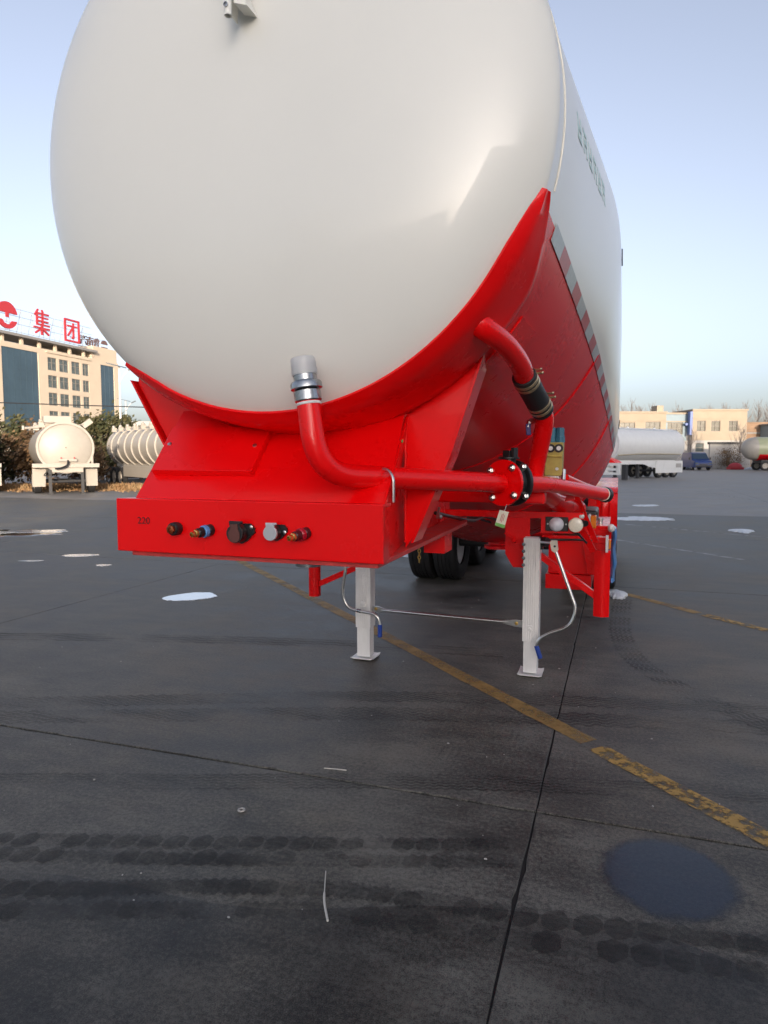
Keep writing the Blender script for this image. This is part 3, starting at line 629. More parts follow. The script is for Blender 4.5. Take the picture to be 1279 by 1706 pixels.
# flanges, valve body, bolts
b = MB(); b.lathe(FL - ax * 0.010, ax, [(0.100, 0), (0.101, 0.002), (0.101, 0.014), (0.100, 0.016)], 48); fl1 = part(b, 'pipe_flange', 'red')
b = MB(); b.lathe(FL + ax * 0.008, ax, [(0.078, 0), (0.085, 0.004), (0.085, 0.046), (0.078, 0.050)], 36)
upv = (Vector((0, 0, 1)) - ax * ax.z).normalized(); vc = FL + ax * 0.033
b.cyl(vc + upv * 0.06, vc + upv * 0.108, 0.030, n=20); b.lathe(vc + upv * 0.104, upv, [(0.045, 0), (0.045, 0.008)], 20)
q = vc + upv * 0.113; b.bar(q, q + upv * 0.028, 0.036, 0.046, ax); valve = part(b, 'butterfly_valve', 'black', bevel=0.0015)
b = MB(); q = vc + upv * 0.128; b.bar(q + sd * 0.02, q + sd * 0.035, 0.03, 0.05); part(b, 'valve_stem', 'black', parent=valve)
b = MB(); b.lathe(FL + ax * 0.060, ax, [(0.100, 0), (0.101, 0.002), (0.101, 0.016), (0.100, 0.018)], 48); part(b, 'pipe_flange', 'black')
b = MB(); b.lathe(FL + ax * 0.079, ax, [(0.096, 0), (0.096, 0.004)], 40); part(b, 'gasket', 'whitepl')
for k in range(4):
    t = R(52 + 90 * k); c = FL - ax * 0.011 + sd * 0.083 * math.cos(t) + upv * 0.083 * math.sin(t)
    b = MB(); b.lathe(c, -ax, [(0.0165, 0), (0.0165, 0.003)], 18); b.lathe(c - ax * 0.003, -ax, [(0.0135, 0), (0.0135, 0.008), (0.0115, 0.010)], 6); b.lathe(c - ax * 0.013, -ax, [(0.0075, 0), (0.0075, 0.004), (0.006, 0.006)], 12)
    part(b, 'bolt', 'steel', parent=fl1)
    if math.cos(t) > 0:
        b = MB(); c2 = FL + ax * 0.0505 + sd * 0.097 * math.cos(t) + upv * 0.090 * math.sin(t); b.lathe(c2 + ax * 0.008, -ax, [(0.016, 0), (0.016, 0.004)], 16); b.lathe(c2 + ax * 0.004, -ax, [(0.013, 0), (0.013, 0.011), (0.009, 0.014)], 6); part(b, 'bolt', 'steel', parent=valve)
# pipe on the far side of the valve and its end cap
pe = Vector((1.172, 4.0, 1.386))
b = MB(); b.tube([FL + ax * 0.083, FL + ax * 0.16, Vector((0.93, 3.38, 1.463)), pe], [0.040, 0.040, 0.036, 0.036], 20); part(b, 'side_pipe', 'red')
dv = (pe - Vector((0.93, 3.38, 1.463))).normalized()
b = MB(); b.lathe(pe - dv * 0.005, dv, [(0.039, 0), (0.043, 0.004), (0.043, 0.030), (0.039, 0.034)], 24); part(b, 'end_cap', 'black')
b = MB(); b.lathe(pe - dv * 0.022, dv, [(0.038, 0), (0.0395, 0.004), (0.038, 0.012)], 24); part(b, 'cap_gasket', 'lampcream')
# riser, rubber hose, upper pipe
b = MB(); up_path = smooth([(0.700, 2.475, 2.105), (0.772, 2.47, 2.053), (0.828, 2.62, 2.014), (0.860, 2.80, 1.963), (0.866, 2.93, 1.912)], 8)
b.tube(up_path, 0.041, 22); part(b, 'upper_pipe', 'red')
b = MB(); b.lathe(Vector((0.742, 2.468, 2.075)), Vector((0.73, 0.08, -0.66)), [(0.052, 0.002), (0.052, 0.014), (0.043, 0.026)], 24); part(b, 'pipe_collar', 'red')
h0, h1 = Vector((0.863, 2.895, 1.927)), Vector((0.919, 3.12, 1.797)); hv = (h1 - h0).normalized()
b = MB(); b.lathe(h0, hv, [(0.046, 0), (0.050, 0.002), (0.0505, 0.1), (0.050, (h1 - h0).length - 0.002), (0.046, (h1 - h0).length)], 24); hose = part(b, 'rubber_hose', 'hose')
for t in (0.022, 0.046, 0.196, 0.226):
    b = MB(); c = h0 + hv * t; b.lathe(c, hv, [(0.0505, -0.0005), (0.0525, 0), (0.0525, 0.013), (0.0505, 0.0135)], 28)
    rtv = hv.cross(Vector((0, 0, 1))).normalized(); s_ = 1 if t < 0.1 else 0.8
    q = c + (rtv * 0.75 + upv * 0.7).normalized() * 0.056 + hv * 0.006
    b.cyl(q - rtv * 0.012, q + rtv * 0.022, 0.0048, n=8); b.ball(q + rtv * 0.022, 0.0065, n=8, m=6); part(b, 'hose_clamp', 'clamp', parent=hose)
b = MB(); fr = -(hv.cross(Vector((1, 0, 0)))).normalized(); q = h0 + hv * 0.06 + Vector((-0.022, -0.044, -0.012)); b.bar(q, q + hv * 0.10, 0.010, 0.003, fr); part(b, 'clamp_strap', 'maroon', parent=hose)
b = MB(); b.tube(smooth([h1 - hv * 0.03, (0.925, 3.15, 1.762), (0.912, 3.20, 1.69), (0.884, 3.27, 1.58), (0.862, 3.30, 1.47)], 8), 0.0405, 22); part(b, 'riser_pipe', 'red')
b = MB(); b.cyl((0.885, 3.165, 1.765), (0.858, 3.14, 1.745), 0.014, n=12); b.cyl((0.860, 3.142, 1.755), (0.856, 3.137, 1.725), 0.011, n=8); tap = part(b, 'drain_tap', 'steel')
b = MB(); b.bar((0.856, 3.132, 1.742), (0.860, 3.130, 1.69), 0.022, 0.008, (0, 1, 0)); part(b, 'tap_handle', mat('violet blue handle', (0.02, 0.01, 0.12), 0.4), bevel=0.003, parent=tap)
# relay valve block
b = MB(); b.prism([(0.893, 3.50, 1.500), (0.978, 3.50, 1.500), (0.982, 3.50, 1.665), (0.906, 3.50, 1.665)], (0, 0.09, 0)); b.box(0.893, 0.98, 3.494, 3.502, 1.592, 1.600); rv = part(b, 'relay_valve', 'khaki', bevel=0.004)
for x in (0.924, 0.964):
    b = MB(); b.lathe((x, 3.53, 1.664), (0, 0, 1), [(0.024, 0), (0.024, 0.03), (0.021, 0.032), (0.021, 0.07), (0.015, 0.074)], 8); part(b, 'valve_cap', 'teal', parent=rv)
for x in (0.923, 0.962):
    b = MB(); b.lathe((x, 3.497, 1.636), (0, -1, 0), [(0.021, 0), (0.021, 0.003)], 18); dl = part(b, 'dial', 'black', parent=rv)
    b = MB(); b.lathe((x, 3.4935, 1.636), (0, -1, 0), [(0.011, 0), (0.011, 0.002)], 14); part(b, 'dial_face', 'whitepl', parent=rv)
b = MB(); b.lathe((0.955, 3.498, 1.535), (0, -1, 0), [(0.008, 0), (0.008, 0.006)], 10); part(b, 'screw', 'steel', parent=rv)
b = MB(); b.box(0.885, 0.965, 3.495, 3.59, 1.478, 1.4985); part(b, 'valve_bracket', 'whitepl')
b = MB(); b.cyl((0.985, 3.52, 1.53), (0.985, 3.50, 1.48), 0.012, n=12); part(b, 'valve_fitting', 'steel')
b = MB(); b.box(0.875, 0.985, 3.50, 3.62, 1.43, 1.477); part(b, 'valve_shelf', 'red', bevel=0.003)
# brace pipe behind the valve block
b = MB(); b.tube(smooth([(0.99, 3.6, 1.49), (1.06, 4.0, 1.435), (1.10, 4.4, 1.40), (1.13, 4.7, 1.37)], 5), 0.018, 12); part(b, 'brace_pipe', 'red')
for p in ((1.00, 3.72, 1.46), (1.095, 4.25, 1.40)):
    b = MB(); b.prism([(p[0] - 0.02, p[1], p[2] - 0.10), (p[0] + 0.03, p[1], p[2] - 0.09), (p[0] + 0.005, p[1], p[2] + 0.01)], (0, 0.01, 0)); part(b, 'gusset', 'red')
# cross beams that carry the valve and lamps
b = MB(); b.box(0.31, 0.912, 3.36, 3.46, 1.368, 1.424); part(b, 'valve_beam', 'red', bevel=0.010)
b = MB(); b.box(-0.30, 0.32, 3.40, 3.46, 1.30, 1.40); part(b, 'valve_beam', 'red', bevel=0.004)
b = MB(); b.box(0.26, 1.065, 3.97, 4.01, 1.245, 1.283); part(b, 'lamp_beam', 'red', bevel=0.004)
b = MB(); b.prism([(0.835, 3.966, 1.284), (1.06, 3.966, 1.284), (1.05, 3.966, 1.175), (1.005, 3.966, 1.165), (0.835, 3.966, 1.165)], (0, 0.004, 0)); part(b, 'lamp_bracket', 'red')
b = MB(); b.box(0.862, 0.985, 3.950, 3.965, 1.178, 1.258); lp = part(b, 'lamp_plate', 'black', bevel=0.004)
for x in (0.874, 0.974):
    b = MB(); b.lathe((x, 3.950, 1.218), (0, -1, 0), [(0.005, 0), (0.005, 0.002)], 10); part(b, 'screw', 'steel', parent=lp)
b = MB(); b.lathe((0.922, 3.950, 1.217), (0, -1, 0), [(0.040, 0), (0.040, 0.010)] + [(0.039 * math.cos(u), 0.010 + 0.032 * math.sin(u)) for u in [k * math.pi / 16 for k in range(9)]], 28); part(b, 'marker_lamp', 'lampwhite')
b = MB(); b.lathe((1.026, 3.958, 1.217), (0, -1, 0), [(0.040, 0), (0.040, 0.028), (0.038, 0.033), (0.030, 0.036), (0.002, 0.037)], 28); part(b, 'marker_lamp', 'lampcream', label='flat cream marker lamp')
b = MB(); b.tube(smooth([(1.03, 4.0, 1.17), (1.06, 4.05, 1.13), (1.08, 4.1, 1.10)], 5), 0.006, 8); part(b, 'lamp_cable', 'black')
b = MB(); b.bar((1.005, 4.10, 1.40), (1.125, 4.30, 1.085), 0.030, 0.012, (0, 1, 0)); part(b, 'strut', 'red')
b = MB(); b.bar((1.035, 4.05, 1.22), (1.115, 4.2, 1.04), 0.036, 0.012, (0, 1, 0)); part(b, 'strut', 'red')
b = MB(); b.ball((1.052, 3.98, 1.262), 0.018, n=12, m=8); part(b, 'cable_boss', 'whitepl')
b = MB(); b.lathe((1.055, 3.985, 1.235), (0.4, -0.6, -0.2), [(0.014, 0), (0.014, 0.03), (0.02, 0.04)], 10); part(b, 'cable_gland', 'black')
b = MB(); b.box(1.068, 1.082, 4.55, 4.64, 1.135, 1.225); sl_ = part(b, 'side_lamp', 'whitepl', bevel=0.002)
b = MB(); b.box(1.083, 1.118, 4.555, 4.635, 1.14, 1.22); part(b, 'lens', 'amber', bevel=0.006, parent=sl_)
# leaning pipe under the side pipe
b = MB(); b.tube(smooth([(0.80, 3.62, 1.42), (0.86, 3.75, 1.40), (0.92, 3.95, 1.34), (1.02, 4.25, 1.285)], 5), [0.05] * 16, 18); part(b, 'drop_pipe', 'red')
b = MB(); b.box(1.00, 1.19, 5.55, 6.4, 1.035, 1.06); b.box(1.00, 1.19, 5.55, 5.57, 0.985, 1.034); part(b, 'side_step', 'red', bevel=0.003)
b = MB(); b.lathe((1.12, 5.7, 1.061), (0, 0, 1), [(0.016, 0), (0.016, 0.03), (0.02, 0.032), (0.02, 0.045)], 10); part(b, 'step_bolt', 'steel')

# landing legs
def leg(x0, x1, sg, bolts):
    b = MB(); b.box(x0, x1, 4.985, 5.10, 0.255, 1.010)
    for q in (0.22, 0.36, 0.5, 0.64, 0.78):
        xx = x0 + (x1 - x0) * q; b.box(xx - 0.004, xx + 0.004, 4.982, 4.9855, 0.26, 1.0)
    lg = part(b, 'landing_leg', 'alu', bevel=0.003)
    b = MB(); b.box(x0 + 0.008, x1 - 0.008, 4.995, 5.09, 0.022, 0.254); part(b, 'inner_leg', 'alu', bevel=0.002, parent=lg)
    b = MB(); xa, xb = x0 - 0.028, x1 + 0.030
    b.loft([[(xa, y, z), (xa + 0.02, y, z - dz), (xb - 0.02, y, z - dz), (xb, y, z), (xb, y, z + 0.007), (xb - 0.02, y, z + 0.007 - dz), (xa + 0.02, y, z + 0.007 - dz), (xa, y, z + 0.007)] for y, z, dz in ((4.945, 0.020, 0.006), (4.965, 0.012, 0.006), (5.12, 0.012, 0.006), (5.14, 0.020, 0.006))], True, True, True)
    part(b, 'foot_plate', 'alu', parent=lg)
    for z in bolts:
        b = MB(); b.lathe((x0 + 0.004, 4.984, z), (-0.55, -0.8, 0), [(0.013, 0), (0.013, 0.006), (0.008, 0.007), (0.008, 0.016)], 8); part(b, 'bolt', 'darksteel', parent=lg)
    return lg
legR = leg(0.612, 0.727, 1, (0.965, 0.915, 0.865, 0.815)); legL = leg(-0.683, -0.560, -1, ())
b = MB(); b.box(0.648, 0.682, 4.976, 4.984, 0.335, 0.375); b.lathe((0.665, 4.9755, 0.352), (0, -1, 0), [(0.011, 0), (0.011, 0.008)], 6); part(b, 'keeper', 'alu', parent=legR)
b = MB(); b.lathe((-0.62, 4.984, 0.445), (0, -1, 0), [(0.022, 0), (0.020, 0.006), (0.008, 0.008)], 14); part(b, 'keeper', 'alu', parent=legL)
b = MB(); b.prism([(0.458, 5.11, 1.15), (0.640, 5.11, 1.15), (0.640, 5.11, 0.775), (0.520, 5.11, 0.775), (0.462, 5.11, 0.872)], (0, 0.012, 0)); part(b, 'leg_bracket', 'red', bevel=0.002)
b = MB(); b.prism([(-0.40, 5.11, 1.15), (-0.60, 5.11, 1.15), (-0.60, 5.11, 0.775), (-0.49, 5.11, 0.775), (-0.41, 5.11, 0.872)], (0, 0.012, 0)); part(b, 'leg_bracket', 'red', bevel=0.002)
b = MB(); b.cyl((0.53, 5.10, 0.975), (0.53, 5.06, 0.985), 0.018, n=12); b.bar((0.46, 5.09, 1.03), (0.53, 5.08, 0.985), 0.02, 0.012); part(b, 'bracket_peg', 'red')
# bracing rod between the legs with flattened ends
b = MB(); b.tube([(-0.48, 5.03, 0.395), (0.51, 5.03, 0.378)], 0.0125, 12); rod = part(b, 'bracing_rod', 'steel')
b = MB(); b.prism([(-0.555, 5.02, 0.385), (-0.555, 5.02, 0.425), (-0.51, 5.02, 0.425), (-0.44, 5.02, 0.404), (-0.44, 5.02, 0.384), (-0.50, 5.02, 0.375)], (0, 0.014, 0)); part(b, 'rod_end', 'steel', bevel=0.002, parent=rod)
b = MB(); b.prism([(0.612, 5.02, 0.345), (0.612, 5.02, 0.398), (0.555, 5.02, 0.402), (0.46, 5.02, 0.390), (0.46, 5.02, 0.368), (0.55, 5.02, 0.350)], (0, 0.014, 0)); part(b, 'rod_end', 'steel', bevel=0.002, parent=rod)
for x, z in ((-0.525, 0.405), (0.565, 0.375)):
    b = MB(); b.lathe((x, 5.0195, z), (0, -1, 0), [(0.014, 0), (0.014, 0.003), (0.010, 0.0035), (0.010, 0.011)], 6); part(b, 'bolt', 'brass', parent=rod)
# crank handles
b = MB(); b.tube(corner([(0.838, 4.90, 0.955), (0.992, 4.86, 0.55), (0.96, 4.85, 0.425), (0.80, 4.85, 0.36), (0.727, 4.85, 0.30), (0.735, 4.85, 0.24)], [0.04, 0.07, 0.05, 0.05], 8), 0.0115, 12); cr = part(b, 'crank_handle', 'steel')
b = MB(); b.tube([(0.728, 4.85, 0.268), (0.758, 4.85, 0.180)], 0.0165, 14); part(b, 'grip', 'bluepl', bevel=0.003, parent=cr)
b = MB(); b.prism([(0.805, 4.885, 0.99), (0.812, 4.885, 1.012), (0.852, 4.885, 1.012), (0.862, 4.885, 0.945), (0.838, 4.885, 0.925), (0.815, 4.885, 0.94)], (0, 0.034, 0)); part(b, 'crank_joint', 'lampcream', bevel=0.003, parent=cr)
b = MB(); b.lathe((0.838, 4.884, 0.972), (0, -1, 0), [(0.008, 0), (0.008, 0.002)], 10); part(b, 'joint_pin', 'black', parent=cr)
b = MB(); b.cyl((0.73, 4.99, 0.985), (0.83, 4.91, 0.992), 0.009, n=10); part(b, 'crank_shaft', 'steel', parent=cr)
b = MB(); b.cyl((0.728, 5.03, 0.985), (0.775, 5.0, 0.985), 0.034, n=16); b.box(0.728, 0.745, 5.0, 5.07, 0.93, 1.01); part(b, 'gear_cover', 'black')
b = MB(); b.tube(smooth([(0.76, 5.02, 1.0), (0.86, 5.05, 1.0), (0.97, 5.05, 1.005), (1.08, 5.06, 1.0)], 6), 0.008, 8); part(b, 'air_line', 'black')
b = MB(); b.tube(corner([(-0.690, 4.82, 0.98), (-0.690, 4.80, 0.75), (-0.722, 4.80, 0.55), (-0.675, 4.80, 0.445), (-0.55, 4.80, 0.428), (-0.435, 4.80, 0.415), (-0.415, 4.80, 0.33)], [0.04, 0.06, 0.06, 0.04, 0.05], 8), 0.0115, 12); cr = part(b, 'crank_handle', 'steel')
b = MB(); b.tube([(-0.416, 4.80, 0.340), (-0.417, 4.80, 0.245)], 0.0165, 14); part(b, 'grip', 'bluepl', bevel=0.003, parent=cr)
b = MB(); b.lathe((-0.60, 4.80, 0.433), (1, 0, -0.08), [(0.015, 0), (0.015, 0.03)], 12); part(b, 'crank_clip', 'darksteel', parent=cr)
# side rails, diagonal braces and upright posts by the legs
b = MB(); b.box(0.728, 1.185, 5.08, 5.135, 0.982, 1.025); part(b, 'side_beam', 'red', bevel=0.003)
b = MB(); b.box(1.120, 1.170, 5.085, 5.13, 0.935, 0.981); part(b, 'side_beam', 'red')
b = MB(); b.bar((0.715, 5.11, 0.875), (1.125, 5.11, 0.590), 0.045, 0.052, (0, 1, 0)); part(b, 'diagonal_brace', 'red', bevel=0.003)
b = MB(); b.bar((-0.68, 5.11, 0.728), (-1.05, 5.11, 0.555), 0.045, 0.052, (0, 1, 0)); part(b, 'diagonal_brace', 'red', bevel=0.003)
def post(x0, x1):
    b = MB(); n = 10; pts = []
    for k in range(n + 1):
        u = k / n; pts.append((x0 + (x1 - x0) * u, 5.075 - 0.022 * math.sin(math.pi * u), 0.458))
    pts += [(x1, 5.12, 0.458), (x0, 5.12, 0.458)]
    b.prism(pts, (0, 0, 0.475)); part(b, 'guard_post', 'red')
post(1.098, 1.205); post(-1.125, -1.040)
b = MB(); b.box(1.172, 1.19, 4.98, 5.05, 0.93, 1.045); sl_ = part(b, 'side_lamp', 'whitepl', bevel=0.002)
b = MB(); b.box(1.191, 1.207, 4.985, 5.045, 0.955, 1.02); part(b, 'lens', 'amber', bevel=0.004, parent=sl_)
# tool locker behind the brace
b = MB(); b.box(0.72, 1.12, 5.72, 6.5, 0.645, 0.93); part(b, 'locker', 'red', bevel=0.006)
b = MB(); b.box(0.70, 1.06, 5.70, 6.5, 0.52, 0.640); part(b, 'locker', 'red', bevel=0.006)
b = MB(); b.bar((0.985, 5.7, 0.92), (1.03, 5.7, 0.65), 0.006, 0.02, (0, 1, 0)); part(b, 'locker_seam', 'belly')
b = MB(); b.box(0.72, 1.09, 5.9, 6.4, 0.95, 1.15); part(b, 'air_reservoir_box', 'black', bevel=0.02)
# crumpled blue film over the rail
b = MB(); rings = []; rnd = random.Random(9)
for i in range(13):
    z = 1.05 - 0.40 * i / 12; ring = []
    for j in range(14):
        t = 2 * math.pi * j / 14; ring.append((1.222 + 0.020 * math.cos(t) * rnd.uniform(0.7, 1.2) + 0.006 * math.sin(i), 5.55 + 0.16 * math.sin(t) * rnd.uniform(0.85, 1.1), z))
    rings.append(ring)
b.loft(rings, True, True, True); part(b, 'blue_film', 'film')
b = MB(); b.ball((1.205, 5.40, 1.06), 0.035, (0.8, 1, 0.9), 10, 6); part(b, 'film_knot', 'whitepl')

# chassis rails, axles, wheels, fenders
for sx in (-1, 1):
    b = MB(); b.box(sx * 0.5 - 0.05, sx * 0.5 + 0.05, 7.6, 12.1, 1.02, 1.20); part(b, 'chassis_rail', 'belly')
def tyre_mb(xc, y):
    b = MB(); w2 = 0.145
    prof = [(0.30, -w2 * 0.85), (0.36, -w2), (0.45, -w2 * 1.02), (0.488, -w2 * 0.9), (0.50, -w2 * 0.72)]
    for q in (-0.48, -0.16, 0.16, 0.48):
        prof += [(0.50, w2 * (q - 0.055)), (0.487, w2 * (q - 0.04)), (0.487, w2 * (q + 0.04)), (0.50, w2 * (q + 0.055))]
    prof += [(0.50, w2 * 0.72), (0.488, w2 * 0.9), (0.45, w2 * 1.02), (0.36, w2), (0.30, w2 * 0.85)]
    b.lathe((xc, y, 0.50), (1, 0, 0), prof, 48); return nocap(b)
for y in (8.72, 10.02, 11.32):
    b = MB(); b.cyl((-0.75, y, 0.5), (0.75, y, 0.5), 0.065, n=16); part(b, 'axle', 'tdark')
    b = MB(); b.box(-0.56, -0.44, y - 0.4, y + 0.4, 0.56, 0.66); b.box(0.44, 0.56, y - 0.4, y + 0.4, 0.56, 0.66); part(b, 'leaf_spring', 'tdark', kind='stuff')
    for x in (-1.10, -0.775, 0.775, 1.10):
        tb = tyre_mb(x, y); wh = part(tb, 'wheel', 'rubber')
        s_ = 1 if x > 0 else -1
        b = MB(); b.lathe((x - s_ * 0.02, y, 0.50), (s_, 0, 0), [(0.302, -0.08), (0.302, 0.13), (0.28, 0.135), (0.26, 0.05), (0.17, 0.03), (0.15, 0.07), (0.09, 0.075)], 32); part(b, 'rim', 'alu', parent=wh)
for sx in (-1, 1):
    b = MB(); x0, x1 = sx * 0.93, sx * 1.245; rings = []
    path_ = corner([(8.10, 0.62), (8.10, 1.06), (8.32, 1.245), (11.75, 1.245), (11.95, 1.06), (11.95, 0.62)], 0.12, 5)
    path_ = corner([(8.10, 0.62, 0), (8.10, 1.12, 0), (8.24, 1.245, 0), (11.80, 1.245, 0), (11.95, 1.10, 0), (11.95, 0.62, 0)], 0.1, 6)
    for p in path_: rings.append([(x0, p.x, p.y), (x1, p.x, p.y)])
    b.loft(rings, False); o = part(b, 'fender', 'red'); sd_ = o.modifiers.new('solid', 'SOLIDIFY'); sd_.thickness = 0.008
    for q in (0.25, 0.5, 0.75):
        b = MB(); xx = x0 + (x1 - x0) * q; b.box(xx - 0.006, xx + 0.006, 8.080, 8.0945, 0.64, 1.10); part(b, 'fender_rib', 'red', parent=o)
b = MB(); b.lathe((0.1, 7.0, 0.76), (0, 0, -1), [(0.10, 0), (0.10, 0.06), (0.14, 0.07), (0.14, 0.10)], 24); part(b, 'outlet_valve', 'belly')
b = MB(); b.tube(smooth([(-0.95, 7.6, 0.80), (-0.3, 7.5, 0.78), (0.4, 7.5, 0.78), (0.95, 7.6, 0.80)], 6), 0.045, 14); part(b, 'outlet_pipe', 'belly')
for x in (0.22, 0.34):
    b = MB(); b.tube(smooth([(x, 3.5, 1.30), (x + 0.05, 4.2, 1.20), (x + 0.02, 4.9, 1.16), (x, 6.2, 0.98)], 6), 0.010, 8); part(b, 'air_line', 'black')
# short hanging chain below the coupling plate
b = MB(); z = 1.20
for k in range(9):
    c = Vector((0.295, 3.35, z)); ring = []
    for q in range(13):
        t = 2 * math.pi * q / 12; u = 0.0065 * math.cos(t); v = 0.011 * math.sin(t); ring.append(c + (Vector((u, 0, v)) if k % 2 else Vector((0, u, v))))
    b.tube(ring, 0.0022, 6, False); z -= 0.0165
part(b, 'chain', 'brass')
for x, y in ((0.38, 3.35), (0.37, 3.75), (0.36, 3.55)):
    b = MB(); b.lathe((x, y, 1.2025), (0, 0, -1), [(0.011, 0), (0.011, 0.010), (0.006, 0.011), (0.006, 0.025)], 8); part(b, 'bolt', 'steel')
b = MB(); b.box(0.30, 0.41, 3.42, 3.58, 1.10, 1.202); part(b, 'plate_bracket', 'red')
b = MB(); b.bar((0.40, 3.30, 1.29), (0.405, 3.32, 1.345), 0.012, 0.008, (0, 1, 0)); b.ball((0.415, 3.30, 1.30), 0.012, n=8, m=6); part(b, 'hook', 'steel')

# paper tag hanging from the flange
tl = Vector((0.785, 2.93, 1.385))
tagobj = thing('paper_tag', 'small cream paper tag with a green foot hanging under the red flange', 'tag', (tl.x, tl.y, 1.30))
offt = Vector((tl.x, tl.y, 1.30)); tq = [Vector((0.772, 2.905, 1.372)), Vector((0.807, 2.925, 1.362)), Vector((0.789, 2.923, 1.292)), Vector((0.752, 2.903, 1.306))]
tn = (tq[1] - tq[0]).cross(tq[3] - tq[0]).normalized()
if tn.y > 0: tn = -tn
b = MB(); b.prism(tq, -tn * 0.0012); b.build('card', 'paper', tagobj, off=offt)
b = MB(); m0 = tq[0].lerp(tq[3], 0.80); m1 = tq[1].lerp(tq[2], 0.80); b.prism([m0 + tn * 0.0004, m1 + tn * 0.0004, tq[2] + tn * 0.0004, tq[3] + tn * 0.0004], tn * 0.0005); b.build('green_band', 'greenprint', tagobj, off=offt)
b = MB()
for u, v0, v1 in ((0.38, 0.20, 0.66), (0.52, 0.16, 0.72), (0.66, 0.24, 0.60)):
    p = tq[0].lerp(tq[1], u); q_ = tq[3].lerp(tq[2], u); b.bar(p.lerp(q_, v0) + tn * 0.0006, p.lerp(q_, v1) + tn * 0.0006, 0.0025, 0.0006, tn)
b.build('print', 'redprint', tagobj, off=offt, kind='stuff')
b = MB(); b.tube(smooth([(0.79, 2.917, 1.366), (0.792, 2.94, 1.38), (0.790, 2.985, 1.392)], 4), 0.0012, 6); b.build('string', 'whitepl', tagobj, off=offt)

